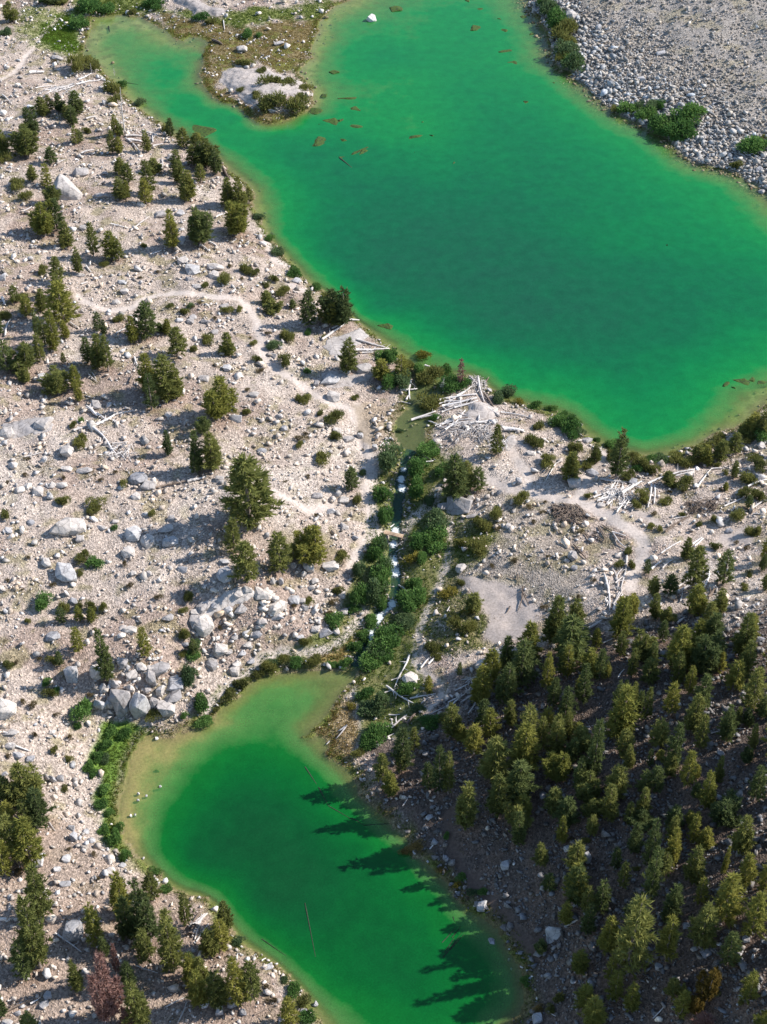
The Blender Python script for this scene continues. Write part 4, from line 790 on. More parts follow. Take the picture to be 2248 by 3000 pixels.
# fallen logs: end, end, thickness
LOGS = rows({
'A': """600 690 350 740 12 600 690 370 770 12 590 700 400 720 10 610 700 440 755 10 620 690 820 650 12 820 650 910 680 12 640 650 740 600 10 1020 1110 1150 1108 20 1040 1140 1150 1150 18 1060 1165 1150 1172 16 1020 1130 1140 1250 14 700 970 780 950 14 660 1250 760 1220 14 440 1350 530 1300 10
1240 1190 1320 1170 12 1240 1160 1235 1090 10 1310 1380 1310 1290 14 240 600 360 590 22 810 720 880 690 10 20 775 90 840 12 290 720 460 700 8""",
'B': "300 1400 340 1460 24 200 335 280 365 22 290 170 300 245 8",
'E': "180 80 265 30 16 190 60 260 20 10 900 160 1040 195 10 1060 220 1210 100 14 1220 410 1310 375 12 770 350 840 330 12 570 960 640 1000 12 940 1050 1040 1000 12 45 1070 90 930 14 20 760 45 820 22 1280 1600 1430 1555 14 1090 1240 1130 1330 14 1050 1450 1130 1330 14 720 1380 790 1440 12 750 1370 780 1420 10 660 650 710 630 12 700 500 740 550 12",
'F': "1090 1100 1330 930 18 1170 1010 1310 930 14 1330 940 1390 940 14 1370 1100 1600 1160 16 1360 1185 1630 1170 18 1040 890 1100 865 22 1410 1205 1500 1200 12 100 330 180 385 16 180 310 250 355 14 230 110 330 70 14",
'G': "290 1430 280 1580 14 200 1505 340 1495 14 250 1590 268 1550 16 205 1600 285 1615 10 660 1560 780 1475 18 520 1590 820 1540 18 540 1640 820 1570 18 640 1650 830 1590 14 760 1400 850 1500 16 830 1400 880 1600 18 880 1540 960 1650 18 740 1420 850 1430 12 400 1310 440 1315 16 560 1600 760 1585 14 600 1645 800 1612 14 500 1622 650 1570 12 780 1440 870 1470 14 700 1640 690 1560 10 890 1450 920 1400 10",
'I': "740 150 860 250 22 860 250 960 390 16 740 150 930 50 22 930 50 1110 10 14 780 40 860 95 16 600 180 740 130 18 890 280 1040 265 8 880 270 1000 340 8 900 300 920 400 8 930 330 1010 390 7 920 90 1020 150 8 900 80 960 150 8 1260 640 1658 565 16 740 10 790 60 24 200 390 340 350 10",
'J': "0 590 150 552 22", 'K': """330 80 520 40 14 560 110 700 60 14 600 130 900 112 14 640 100 830 60 12 500 150 700 130 10 290 95 490 20 18 540 130 780 85 14 760 130 985 90 20 1040 172 1200 182 34 910 0 1010 60 18 1020 30 1260 75 10 840 0 830 110 14 430 100 560 160 10 1190 1440 1155 1630 10 1195 1490 1240 1590 10 1150 1340 1155 1400 8 1090 1600 1060 1650 10 1080 1360 1140 1380 8 1460 440 1380 580 12 1430 430 1360 510 10
1500 420 1440 450 10 375 375 455 410 10 190 1430 258 1478 14 120 960 158 930 10 160 1120 225 1070 10 165 1160 225 1130 8 40 300 95 235 10 410 430 470 420 12 1440 780 1658 870 14 1450 800 1640 900 12 1440 850 1640 920 12 1500 770 1658 830 10 580 1640 600 1600 10""",
'L': """300 570 530 595 14 340 582 520 608 12 480 690 640 590 26 250 720 400 660 14 280 750 450 680 14 340 730 460 680 12 440 840 560 700 12 500 810 580 700 12 470 780 500 700 12 690 610 1070 490 16 860 560 1070 500 12 720 610 690 800 14 745 620 740 770 12 1090 640 1200 490 14 1200 490 1290 480 14 1500 630 1658 570 14 1310 790 1480 710 12
1530 810 1658 720 14 830 1000 1060 860 16 900 890 1040 870 8 1050 1100 1130 1040 16 1070 1115 1140 1050 14 720 1300 800 1230 16 800 1170 960 1070 12 810 1290 920 1210 10 340 1350 380 1640 18 400 1290 445 1470 14 520 1190 510 1320 16 510 1320 470 1480 14 415 1600 455 1530 12 90 1100 200 1220 14 180 1010 230 1090 12 20 830 290 900 12 0 900 180 940 12
290 950 350 1050 12 320 940 420 1000 10 400 1000 510 1030 14 410 1010 520 1130 12 240 1020 340 1070 12 960 1470 1150 1370 18 1000 1450 1190 1330 14 900 1560 980 1470 12 955 1560 970 1470 10 1180 1530 1260 1380 22 1110 1430 1190 1400 10 1120 1640 1170 1560 12 1070 430 1130 420 10 530 650 600 580 12 380 700 470 640 10 560 830 600 730 10 1540 850 1640 855 8""",
'M': "30 960 110 980 14 80 1060 240 1110 16",
'N': "1290 905 1200 1015 14 1280 915 1222 950 16 1150 1030 1120 1060 8 1495 240 1450 285 10 1510 75 1530 115 10",
'O': """275 340 215 470 16 215 470 155 600 12 130 540 210 510 10 90 590 330 740 18 75 640 180 600 10 280 690 490 650 14 370 730 480 660 12 370 440 450 350 14 430 410 515 305 14 690 540 950 475 10 690 720 920 540 12 870 660 930 530 10 590 720 700 650 12 620 740 720 650 12 100 970 255 820 18 255 890 330 800 24 80 930 140 880 14 100 1000 150 970 12 110 820 200 815 12
750 810 820 700 10 450 815 560 760 12 1590 320 1658 230 8 1595 340 1670 260 8 1600 300 1660 215 8 280 570 360 530 12 220 1560 275 1470 8 1160 1150 1240 1120 8""",
'P': "80 280 200 130 12 200 130 340 35 22 320 240 410 200 10 450 520 500 450 10 620 860 770 815 14 930 80 990 30 20 690 840 760 820 10 1200 970 1480 930 8",
'Q': "1580 980 1650 800 12 60 1560 330 1460 18 250 1500 330 1450 16 1340 1530 1520 1440 14 1440 1658 1520 1460 12 450 930 660 1080 14 1100 1190 1280 1250 10 1525 940 1600 860 22 1600 860 1680 770 24 1560 960 1640 800 16 1590 1000 1690 850 14 400 30 450 100 10 260 400 300 380 12",
'R': "540 1590 750 1490 14 30 930 100 760 26 10 880 140 770 18 600 1155 635 1130 12",
'S': "440 250 500 180 10 1640 820 1540 870 10 1400 1560 1460 1600 10 1600 720 1658 670 10",
'T': "1380 500 1450 490 12 30 870 130 815 12 80 710 155 660 10 730 1620 830 1510 10 390 1560 440 1610 10",
}, 5)
# logs lying under the water: end, end, thickness, depth
SUNK = rows({'R': "950 680 1060 1240 16 .75 1330 -10 1430 50 10 .3 1430 50 1658 35 12 .1 600 970 800 1110 12 .2", 'N': "950 1235 1060 1400 16 .45 1060 1400 1140 1550 14 .45 1140 1550 1330 1660 12 .5",
 'B': "1230 1280 1330 1360 22 .7", 'S': "550 1120 700 920 12 .3 540 1000 650 880 10 .3 560 1080 640 960 10 .25 600 1060 720 930 9 .3 620 960 690 870 8 .2 630 790 640 830 12 .3", 'A': "960 660 1120 685 10 .25 880 215 890 260 18 .15"}, 6)

# ------------------------------------------------------------------ where in the place a thing is, in words
PLACES = [
 ('on the bare rock island', pts("B 230 500 1060 500 1060 930 560 930 230 720")),
 ('on the marshy neck by the rock island', pts("B 0 -60 1300 -60 1150 550 300 560 0 560")),
 ('at the foot of the scree', pts("C 1150 -100 D 1800 -100 1800 1700 C 1700 650 1350 500")),
 ('by the green meadow at the cove', pts("A -60 -120 1658 -120 1658 180 800 240 720 560 -60 640")),
 ('along the wooded shore facing the rock island', pts("A 720 560 1658 1000 B 260 1200 560 1658 F 600 60 500 200 B 300 1658 A 850 1200 820 700")),
 ('on the wooded slope facing the rock island', pts("A -100 640 800 560 1000 1100 B 300 1658 F 500 300 E 1658 340 -100 340")),
 ('in the grove below the wide sandy bend', pts("E -100 340 600 420 650 760 E 1400 860 1600 1300 F 0 1658 E -100 1658")),
 ('by the sandy trail above the large lake', pts("E 600 340 1658 340 F 640 180 1150 640 1400 900 1658 1150 1250 1658 500 1658 E 1600 1300 1400 860")),
 ('among willows at the lake outlet', pts("F 1400 1150 G 100 1100 800 1330 1000 1658 K 600 400 0 350 F 1450 1658")),
 ('by the stream between the lakes', pts("K -100 330 600 400 620 1200 500 1658 O 420 100 340 500 450 900 0 1300 N 1150 1250 1150 850 1300 500 1100 420 900 420 1300 150 J 1240 1600 1280 1250 1450 950")),
 ('on the open gravel flat past the footbridge', pts("K 600 700 1250 690 1658 820 1658 1658 O 1300 100 900 260 420 300 400 0 K 600 1300")),
 ('on the log-strewn bank', pts("K 600 0 1658 0 L 300 100 700 300 1200 150 1560 -50 1800 -50 1800 1000 1000 1050 660 1050 300 800 0 720 K 900 700 620 500")),
 ('past the trail bend at the forest edge', pts("L 0 1658 0 800 600 1000 1800 950 1800 1750 0 1750")),
 ('among logs between stream and forest', pts("O 420 250 1200 250 1000 760 600 900 100 1050 0 500 340 400")),
 ('in the dense shaded forest', pts("O 900 250 1700 0 P 0 -100 1900 -100 T 1950 1800 0 700 S 1658 500 900 0 O 300 1100 600 900")),
 ('on the shaded forest shore', pts("O -100 1050 400 1100 S 900 -60 1700 500 T 800 1000 1950 1750 S 1000 1800 1000 1300 500 700 -100 0")),
 ('on the boulder slope above the small lake', pts("I -100 1100 1658 1300 J 1300 1250 1300 1600 N 1500 100 1000 330 500 500 0 880 M 1150 900 700 1000 -60 1150")),
 ('on the broad stony slope with long tree shadows', pts("I -100 -60 J 1500 -60 1500 1200 1300 1300 I 1658 1320 -100 1120")),
 ('on the grassy fringe of the small lake', pts("M 640 880 1200 860 N 300 780 0 960 M 1110 1040 990 1660 Q 1100 260 840 260 M 760 1300")),
 ('on the open bank opposite the shaded forest', pts("M -60 1150 700 1150 800 1300 Q 1100 260 1658 640 R 400 900 1100 1700 Q -100 1800")),
]
def place_of(u, v):
    best, bd = 0, 1e9
    for i, (ph, po) in enumerate(PLACES):
        d = float(poly_sd(np.array([u]), np.array([v]), po)[0])
        if d < 0:
            if ph.startswith('by the stream'): ph = 'by the stream above the footbridge' if v < 1560 else 'by the stream below the footbridge' if v < 1790 else 'by the lower end of the stream'
            return ph
        if d < bd: best, bd = i, d
    return PLACES[best][0]
def px_scale(p): return FPX / project(*p)[2]
def dep_of(p):
    q = CAM - p
    return math.atan2(q[2], math.hypot(q[0], q[1]))
def level(x, y):
    if float(bil(SDU, x, y, GX[0], GY[0], STEP)) < 0: return 0.0
    if float(bil(SDL, x, y, GX[0], GY[0], STEP)) < 0: return ZL
    return None
def surf(x, y):
    lv = level(x, y); h = float(h_at(x, y))
    return h if lv is None else max(h, lv)
# stand the trees first: their needles colour the soil
rnd = random.Random(7)
tree_spots = []
for (t, xb, yb, yt, w, k) in TREES:
    u, v = src(t, xb, yb + (yb - yt) * (.07 if t in 'ABEFGIJK' else .18) * (k in 'pb'))
    w *= ((1.04 if k == 'p' else 1.02) * (1.1 if t in 'OPQRST' else 1.1 if t in 'ABEF' else 1.0)) if k in 'pb' else 1.0
    yt -= (yb - yt) * (.08 if t in 'OPQRST' else .11 if t in 'ABEF' else .06)
    p = hit(u, v)
    lv = level(p[0], p[1])
    if lv is not None and p[2] < lv - 0.05: p[2] = lv - 0.05
    s = px_scale(p)
    vt = src(t, 0, yt)[1]
    lo, hi = 0.5, 30.0
    for _ in range(30):
        m_ = (lo + hi) / 2
        if project(p[0], p[1], p[2] + m_)[1] > vt: lo = m_
        else: hi = m_
    H = lo * 0.97
    W = w / K / s
    tree_spots.append((t, xb, yb, k, p, H, W, u, v))
    if k in 'pby': stamp(LITTER, p[0], p[1], max(0.9, W * .62), 0.75)
# pines that show only as dark crowns in the forest's own shade
FILL = pts("O 1100 350 1658 60 P 500 60 1800 300 T 1800 1500 900 1600 300 1200 S 1500 400 1000 40 O 700 1300 700 900")
fx = [q[0] for q in FILL]; fy = [q[1] for q in FILL]
tries = 0
while tries < 1500 and sum(1 for q in tree_spots if q[0] == 'Z') < 32:
    tries += 1
    u, v = rnd.uniform(min(fx), max(fx)), rnd.uniform(min(fy), max(fy))
    if float(poly_sd(np.array([u]), np.array([v]), FILL)[0]) > 0: continue
    p = hit(u, v, 10)
    if min(math.hypot(q[4][0] - p[0], q[4][1] - p[1]) for q in tree_spots) < 2.6: continue
    H = rnd.uniform(4.2, 8.0)
    tree_spots.append(('Z', u, v, 'p' if rnd.random() < .7 else 'b', p, H, H * rnd.uniform(.28, .4), u, v))
    stamp(LITTER, p[0], p[1], 1.0, .7)
wet_spots = []
for (t, x, y, w, h, top) in WETROCKS:
    u, v = src(t, x, y)
    lv = ZL if t == 'M' else 0.0
    p = on_plane(u, v + h / K * .2, lv)
    if top < .15 and t != 'M': w, h, top = w * (2.1 if t == 'B' else 1.6), h * 1.7, .10 + .05 * (int(x) % 3)
    wet_spots.append((t, x, y, w, h, top, p, lv))
DEPTH_CUT = np.where(Z_POOLW > .4, .12, DEPTH_CUT)   # the outlet pool is clear and ankle-deep
sunk_pts = []
for (t, x1, y1, x2, y2, w, dp) in SUNK:
    lv = ZL if t in 'NRS' else 0.0
    dp = min(max(w / K / 26, .12), .5) / 2 - .06
    a = on_plane(*src(t, x1, y1), lv - dp); b = on_plane(*src(t, x2, y2), lv - dp)
    sunk_pts.append((t, x1, y1, a, b, w, dp, lv))
tone = np.where(inw[..., None], tone, over(tone, (.215, .145, .105), LITTER * .8 * np.clip(.4 + nB, 0, 1)))

# what stands next to what, for the labels
LOGSEG = []
for (t, x1, y1, x2, y2, w) in LOGS:
    a, b = hit(*src(t, x1, y1), 8), hit(*src(t, x2, y2), 8)
    LOGSEG.append((a[0], a[1], b[0], b[1]))
LOGSEG = np.array(LOGSEG)
BIGROCK = np.array([hit(*src(t, x, y + h * .2), 8)[:2] for (t, x, y, w, h) in ROCKS if w >= 60])
TREEXY = np.array([q[4][:2] for q in tree_spots])
def worded(head, extra):
    return f'{head} {extra}'.strip() if len(head.split()) + len(extra.split()) <= 16 else head
def beside(x, y, skip=''):
    shore = min(float(bil(SDU, x, y, GX[0], GY[0], STEP)), float(bil(SDL, x, y, GX[0], GY[0], STEP)))
    if shore < 1.5 and skip != 'shore': return "at the water's edge"
    e = LOGSEG[:, 2:] - LOGSEG[:, :2]
    tt = np.clip(((x - LOGSEG[:, 0]) * e[:, 0] + (y - LOGSEG[:, 1]) * e[:, 1]) / ((e ** 2).sum(1) + 1e-9), 0, 1)
    if skip != 'log' and np.hypot(LOGSEG[:, 0] + tt * e[:, 0] - x, LOGSEG[:, 1] + tt * e[:, 1] - y).min() < 1.1: return 'beside a fallen log'
    if skip != 'rock' and np.hypot(BIGROCK[:, 0] - x, BIGROCK[:, 1] - y).min() < 1.9: return 'beside a boulder'
    if float(bil(TRD, x, y, GX[0], GY[0], STEP)) < 1.0: return 'beside the trail'
    dt = np.sort(np.hypot(TREEXY[:, 0] - x, TREEXY[:, 1] - y))
    if skip == 'tree':
        if dt[1] < 2.1: return NEIGHBOUR(int(np.argsort(np.hypot(TREEXY[:, 0] - x, TREEXY[:, 1] - y))[1]))
        if dt[1] > 4.2: return 'standing apart'
        if dt[2] > 4.2: return 'paired with another pine'
    elif dt[0] < 1.6: return 'under a pine'
    return ''

# ------------------------------------------------------------------ ground, trails, lake beds, water
keep = (PU > -520) & (PU < 2248 + 520) & (PV > -420) & (PV < 3650)
Vg = np.stack([XX, YY, HT], -1).reshape(-1, 3)
idx = np.arange(NX * NY).reshape(NY, NX)
quads = np.stack([idx[:-1, :-1], idx[:-1, 1:], idx[1:, 1:], idx[1:, :-1]], -1)
kf = keep[:-1, :-1] & keep[1:, 1:]
def q4(a): return (a[:-1, :-1] + a[1:, 1:]) / 2
cls = np.where(np.minimum(q4(SDU), q4(SDL)) < 0, 2, np.where(q4(TRD) < 0, 1, 0))
cls = np.where((cls == 2) & (q4(SDL) < q4(SDU)), 3, cls)
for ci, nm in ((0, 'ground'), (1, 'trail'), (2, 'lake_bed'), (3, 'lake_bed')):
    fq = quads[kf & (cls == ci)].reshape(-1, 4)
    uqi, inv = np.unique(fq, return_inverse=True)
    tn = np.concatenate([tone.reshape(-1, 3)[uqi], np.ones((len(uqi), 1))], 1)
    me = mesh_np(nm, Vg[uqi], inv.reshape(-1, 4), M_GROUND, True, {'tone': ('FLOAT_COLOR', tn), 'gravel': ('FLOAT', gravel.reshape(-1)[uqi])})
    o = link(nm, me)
    tag(o, {0: 'pale stony ground with patches of grass and soil', 1: 'narrow sandy hiking trails winding over the slopes', 2: 'shallow stony bed of the large green lake', 3: 'shallow sandy bed of the small green lake'}[ci],
        {0: 'ground', 1: 'trail', 2: 'lake bed', 3: 'lake bed'}[ci], kind='structure')
# the land goes on beyond what the fine sheet covers
ox = np.concatenate([[-900, -400, -220], np.arange(-125.5, 126, 4.2), [220, 400, 900]]); oy = np.concatenate([[-700, -300, -160], np.arange(-99.5, 199, 4.2), [260, 400, 900]])
OX, OY = np.meshgrid(ox, oy)
OZ = h_at(OX, OY) - 1.6
OV = np.stack([OX, OY, OZ], -1).reshape(-1, 3)
oi_ = np.arange(OX.size).reshape(OX.shape)
of = np.stack([oi_[:-1, :-1], oi_[:-1, 1:], oi_[1:, 1:], oi_[1:, :-1]], -1).reshape(-1, 4)
me = mesh_np('terrain', OV, of, M_GROUND, True, {'tone': ('FLOAT_COLOR', np.tile([.40, .35, .30, 1], (len(OV), 1))), 'gravel': ('FLOAT', np.ones(len(OV)))})
tag(link('terrain', me), 'wide stony land reaching beyond the lakes', 'terrain', kind='structure')
for nm, SD, lv, lab in (('lake', SDU, 0.0, 'emerald green water of the large lake'), ('lake', SDL, ZL, 'dark green water of the small lake')):
    m_ = kf & (np.minimum(np.minimum(SD[:-1, :-1], SD[1:, 1:]), np.minimum(SD[1:, :-1], SD[:-1, 1:])) < 0.5)
    fq = quads[m_].reshape(-1, 4)
    uqi, inv = np.unique(fq, return_inverse=True)
    V = Vg[uqi].copy(); V[:, 2] = lv
    dpt = np.clip(np.minimum(lv - HT.reshape(-1)[uqi], DEPTH_CUT.reshape(-1)[uqi]), 0, 9)
    me = mesh_np(nm, V, inv.reshape(-1, 4), M_LAKE if lv == 0 else M_LAKE2, True, {'depth': ('FLOAT', dpt)})
    tag(link(nm, me), lab, 'lake', kind='structure')
sl = resample(st_w, .3)
tg = np.gradient(sl[:, :2], axis=0); tg /= np.linalg.norm(tg, axis=1)[:, None]
nr = np.stack([-tg[:, 1], tg[:, 0]], 1)
rows_ = []
foam_px = [(src(t, x, y), r) for t, x, y, r in (('K', 225, 540, 30), ('K', 210, 610, 40), ('K', 220, 670, 40), ('K', 160, 1000, 40), ('K', 148, 1090, 40), ('K', 145, 1230, 70), ('K', 160, 1300, 50), ('K', 150, 1540, 50), ('K', 110, 1610, 60), ('K', 40, 1640, 60), ('N', 1500, 110, 60))]
fo_w = [(on_plane(p[0], p[1], -1.5)[:2], r / K / 22) for p, r in foam_px]
fo = []
for i in range(len(sl)):
    wd = .62 + .3 * float(vnoise(np.array(i * .13), np.array(3.), 5))
    for f in np.linspace(-1, 1, 7):
        x, y = sl[i, :2] + nr[i] * f * wd
        z = sl[i, 2] + .05 - .05 * abs(f)
        rows_.append((x, y, z))
        fo.append(max([math.exp(-((x - q[0]) ** 2 + (y - q[1]) ** 2) / (r * r * 1.2)) for q, r in fo_w]) * (1 - .5 * abs(f)))
ii = np.arange(len(rows_)).reshape(-1, 7)
fq = np.stack([ii[:-1, :-1], ii[:-1, 1:], ii[1:, 1:], ii[1:, :-1]], -1).reshape(-1, 4)
me = mesh_np('stream', rows_, fq, M_BROOK, True, {'foam': ('FLOAT', fo), 'depth': ('FLOAT', np.full(len(rows_), .5))})
tag(link('stream', me), 'narrow foaming stream running down between the two lakes', 'stream', kind='structure')

# ------------------------------------------------------------------ shapes
def tube(P, R, sides=6, cap=True):
    P = np.asarray(P, float); R = np.asarray(R, float)
    T = np.gradient(P, axis=0); T /= np.linalg.norm(T, axis=1)[:, None] + 1e-9
    ref = np.array([0, 0, 1.0]) if abs(T[0][2]) < .8 else np.array([1.0, 0, 0])
    V = []
    for p, t, r in zip(P, T, R):
        a = np.cross(t, ref); a /= np.linalg.norm(a) + 1e-9
        b = np.cross(t, a)
        for k in range(sides):
            th = 2 * math.pi * k / sides
            V.append(p + r * (math.cos(th) * a + math.sin(th) * b))
    n = len(P)
    Fq = []
    for i in range(n - 1):
        for k in range(sides):
            k2 = (k + 1) % sides
            Fq.append((i * sides + k, i * sides + k2, (i + 1) * sides + k2, (i + 1) * sides + k))
    if cap and sides == 6:
        for o in (0, (n - 1) * sides):
            Fq.append((o, o + 1, o + 2, o + 3)); Fq.append((o, o + 3, o + 4, o + 5))
    return np.array(V), np.array(Fq)
def join(parts):
    V, Fc, o = [], [], 0
    for v, f in parts:
        V.append(v); Fc.append(f + o); o += len(v)
    return np.concatenate(V), np.concatenate(Fc)
def sprays(C, D, Ln, Wd, O, rng):
    """one leaf-shaped triangle per entry: foot C, direction D, facing away from O"""
    C, D, O = np.asarray(C), np.asarray(D), np.asarray(O)
    Ln, Wd = np.asarray(Ln)[:, None], np.asarray(Wd)[:, None]
    D = D / (np.linalg.norm(D, axis=1)[:, None] + 1e-9)
    S = np.cross(D, rng.normal(size=D.shape)); S /= np.linalg.norm(S, axis=1)[:, None] + 1e-9
    a, b, c = C + S * Wd / 2, C - S * Wd / 2, C + D * Ln
    nrm = np.cross(b - a, c - a)
    flip = (nrm * O).sum(1) < 0
    a2, b2 = np.where(flip[:, None], b, a), np.where(flip[:, None], a, b)
    V = np.stack([a2, b2, c], 1).reshape(-1, 3)
    return V, np.arange(len(V)).reshape(-1, 3)
def pine_shape(seed, kind):
    rng = np.random.default_rng(seed)
    C, D, Ln, Wd, O, wood = [], [], [], [], [], []
    if kind == 'p':
        stems = [(0, 0, 0, 0, 7.0, rng.uniform(.95, 1.15))]
        if seed % 3 == 0: stems.append((.35, .1, .25, .1, 4.6, .7))
        if seed % 4 == 1: stems.append((-.3, .2, -.25, .2, 3.6, .75))
    elif kind == 'B':
        stems = []
        for k in range(11):
            a = 2.4 * k; r = .25 * math.sqrt(k)
            stems.append((r * .3 * math.cos(a), r * .3 * math.sin(a), 1.75 * r * math.cos(a), 1.75 * r * math.sin(a), rng.uniform(4.6, 6.2) - 1.1 * r * r, rng.uniform(.8, 1.05)))
    else:
        ns = int(rng.integers(4, 7)); stems = []
        for k in range(ns):
            a = 2 * math.pi * (k / ns + rng.uniform(-.08, .08)); r = rng.uniform(.1, .35)
            hh = rng.uniform(2.9, 5.6) if k else 6.0
            ln = rng.uniform(.45, 1.15) if k else .15
            stems.append((r * math.cos(a), r * math.sin(a), ln * math.cos(a), ln * math.sin(a), hh, rng.uniform(.62, .95)))
    for (x0, y0, lx, ly, H, R) in stems:
        def axis(t): return np.array([x0 + lx * t, y0 + ly * t, H * t])
        bend = rng.normal(0, .05, 2)
        P = [axis(t) + np.array([bend[0] * math.sin(t * 5), bend[1] * math.sin(t * 4), 0]) for t in np.linspace(0, .93, 7)]
        wood.append(tube(P, np.linspace(.15 if kind == 'p' else .12, .02, 7)))
        nwh = int(H / .36)
        z0 = .10 if kind == 'p' else .16
        skip = rng.uniform(0, 1, nwh) < .10
        side = rng.uniform(0, 2 * math.pi)
        for i in range(nwh):
            t = z0 + (1 - z0) * (i + rng.uniform(0, .8)) / nwh
            if t > .985 or skip[i]: continue
            prof = ((1 - t ** 1.2) ** .8 if kind == 'p' else (1 - t ** 1.4) ** .75) * min(1, .66 + 2.2 * (t - z0)) * (.80 + .20 * math.sin(i * 1.9 + seed))
            r = R * prof + .12
            nb = int(rng.integers(5, 8)) if r > .4 else 4
            a0 = rng.uniform(0, 6.28)
            for b in range(nb):
                an = a0 + 6.28 * b / nb + rng.uniform(-.35, .35)
                L = r * rng.uniform(.6, 1.22) * (1 + .18 * math.cos(an - side))
                o = np.array([math.cos(an), math.sin(an), 0])
                up = rng.uniform(.12, .5)
                base = axis(t)
                if L > .75 and rng.uniform() < .25:
                    wood.append(tube([base, base + o * L * .5 + np.array([0, 0, .05 * L]), base + o * L * .9 + np.array([0, 0, up * L * .8])], [.03, .02, .008], 4, False))
                nt_ = max(2, int(L / .17))
                for q in range(nt_):
                    f = 1.0 if q == 0 else rng.uniform(.35, 1.0)
                    c = base + o * L * f + np.array([0, 0, up * L * f * f]) + rng.normal(0, .05, 3)
                    for _ in range(8):
                        d = o * .75 + np.array([0, 0, .55]) + rng.normal(0, .55, 3)
                        C.append(c + rng.normal(0, .045, 3)); D.append(d); Ln.append(rng.uniform(.26, .50)); Wd.append(rng.uniform(.08, .145)); O.append(o + np.array([0, 0, .7]))
        tip = axis(1.0)
        for _ in range(14):
            C.append(tip - np.array([0, 0, rng.uniform(.05, .5)])); D.append(np.array([0, 0, 1]) + rng.normal(0, .35, 3)); Ln.append(rng.uniform(.2, .36)); Wd.append(.11); O.append(rng.normal(0, 1, 3) + np.array([0, 0, .5]))
    V, Fc = sprays(C, D, Ln, Wd, O, rng)
    rad = np.sort(np.hypot(V[:, 0] - V[:, 0].mean(), V[:, 1] - V[:, 1].mean()))
    return (V, Fc), wood, V[:, 2].max(), 2 * rad[int(len(rad) * .93)]
def bare_shape(seed, full):
    rng = np.random.default_rng(seed)
    P = [(.12 * math.sin(t * 4), .1 * math.sin(t * 3 + 1), 6 * t) for t in np.linspace(0, 1, 8)]
    trunk = tube(P, np.linspace(.17, .03, 8))
    br = []
    for i in range(30 if full else 14):
        t = rng.uniform(.2, .98); an = rng.uniform(0, 6.28)
        L = (1 - t) * 1.2 + .3
        o = np.array([math.cos(an), math.sin(an), rng.uniform(-.1, .5)])
        b = np.array(P[int(t * 7)]); b = np.array([b[0], b[1], 6 * t])
        limb = [tube([b, b + o * L * .5 + np.array([0, 0, .05]), b + o * L + np.array([0, 0, -.1])], [.035, .022, .006], 4, False)]
        if L > .6:
            for _ in range(3):
                f = rng.uniform(.3, .9); s = b + o * L * f; e = o + rng.normal(0, .6, 3)
                limb.append(tube([s, s + e * .3], [.014, .004], 4, False))
        br.append(join(limb))
    return trunk, br
def shrub_shape(seed, kind):
    rng = np.random.default_rng(seed)
    nl = {'w': 8, 'k': 6, 's': 4, 'y': 6, 'g': 5}[kind]
    cnt = {'w': 1900, 'k': 1300, 's': 520, 'y': 900, 'g': 900}[kind]
    lumps = []
    for k in range(nl):
        a = rng.uniform(0, 6.28); r = rng.uniform(0, .72) ** .7 if k else 0
        rr = rng.uniform(.28, .5)
        lumps.append((r * .75 * math.cos(a), r * .75 * math.sin(a), rng.uniform(.12, .42) * (1 - .4 * r), rr, rr * rng.uniform(.75, 1.2)))
    C, D, Ln, Wd, O = [], [], [], [], []
    for i in range(cnt):
        lx, ly, lz, lr, lh = lumps[int(rng.integers(nl))]
        d = rng.normal(size=3); d /= np.linalg.norm(d)
        if d[2] < -.25: d[2] = -d[2] * .5
        f = rng.uniform(.55, 1.06)
        c = np.array([lx + d[0] * lr * f, ly + d[1] * lr * f, max(.02, lz + d[2] * lh * f)])
        if kind in 'wy': dd, l, w = d + rng.normal(0, .6, 3), rng.uniform(.09, .16), rng.uniform(.06, .10)
        elif kind == 'k': dd, l, w = d * .6 + np.array([0, 0, .7]) + rng.normal(0, .4, 3), rng.uniform(.13, .24), rng.uniform(.05, .09)
        else: dd, l, w = d * .5 + np.array([0, 0, .8]) + rng.normal(0, .5, 3), rng.uniform(.16, .34), rng.uniform(.03, .05)
        C.append(c); D.append(dd); Ln.append(l); Wd.append(w); O.append(d + np.array([0, 0, .3]))
    fol = sprays(C, D, Ln, Wd, O, rng)
    st = []
    for k in range(7):
        a = rng.uniform(0, 6.28); r = rng.uniform(.15, .55)
        e = np.array([r * math.cos(a), r * math.sin(a), rng.uniform(.35, .6)])
        st.append(tube([(0, 0, -.05), e * .5 + np.array([0, 0, -.05]), e], [.03, .02, .008], 4, False))
    return fol, join(st)
def hull_shape(seed, npts, flat=1.0, blocky=.5):
    rng = np.random.default_rng(seed)
    bm = bmesh.new()
    P = rng.normal(size=(npts, 3)); P /= np.linalg.norm(P, axis=1)[:, None]
    q = np.abs(P).max(1)[:, None]
    P = P * (1 - blocky) + (P / q) * blocky * .8
    P[:, 2] *= flat
    P *= rng.uniform(.82, 1.1, (npts, 1))
    for p in P: bm.verts.new(p)
    r = bmesh.ops.convex_hull(bm, input=bm.verts[:])
    bmesh.ops.delete(bm, geom=[g for g in r['geom_interior'] if isinstance(g, bmesh.types.BMVert)], context='VERTS')
    bmesh.ops.triangulate(bm, faces=bm.faces[:])
    bm.verts.ensure_lookup_table()
    for i, v in enumerate(bm.verts): v.index = i
    V = np.array([v.co[:] for v in bm.verts]); Fc = np.array([[v.index for v in f.verts] for f in bm.faces])
    bm.free()
    mn, mx = V.min(0), V.max(0)
    V = (V - (mn + mx) / 2) / (mx - mn) * np.array([1, 1, 1])
    return V, Fc
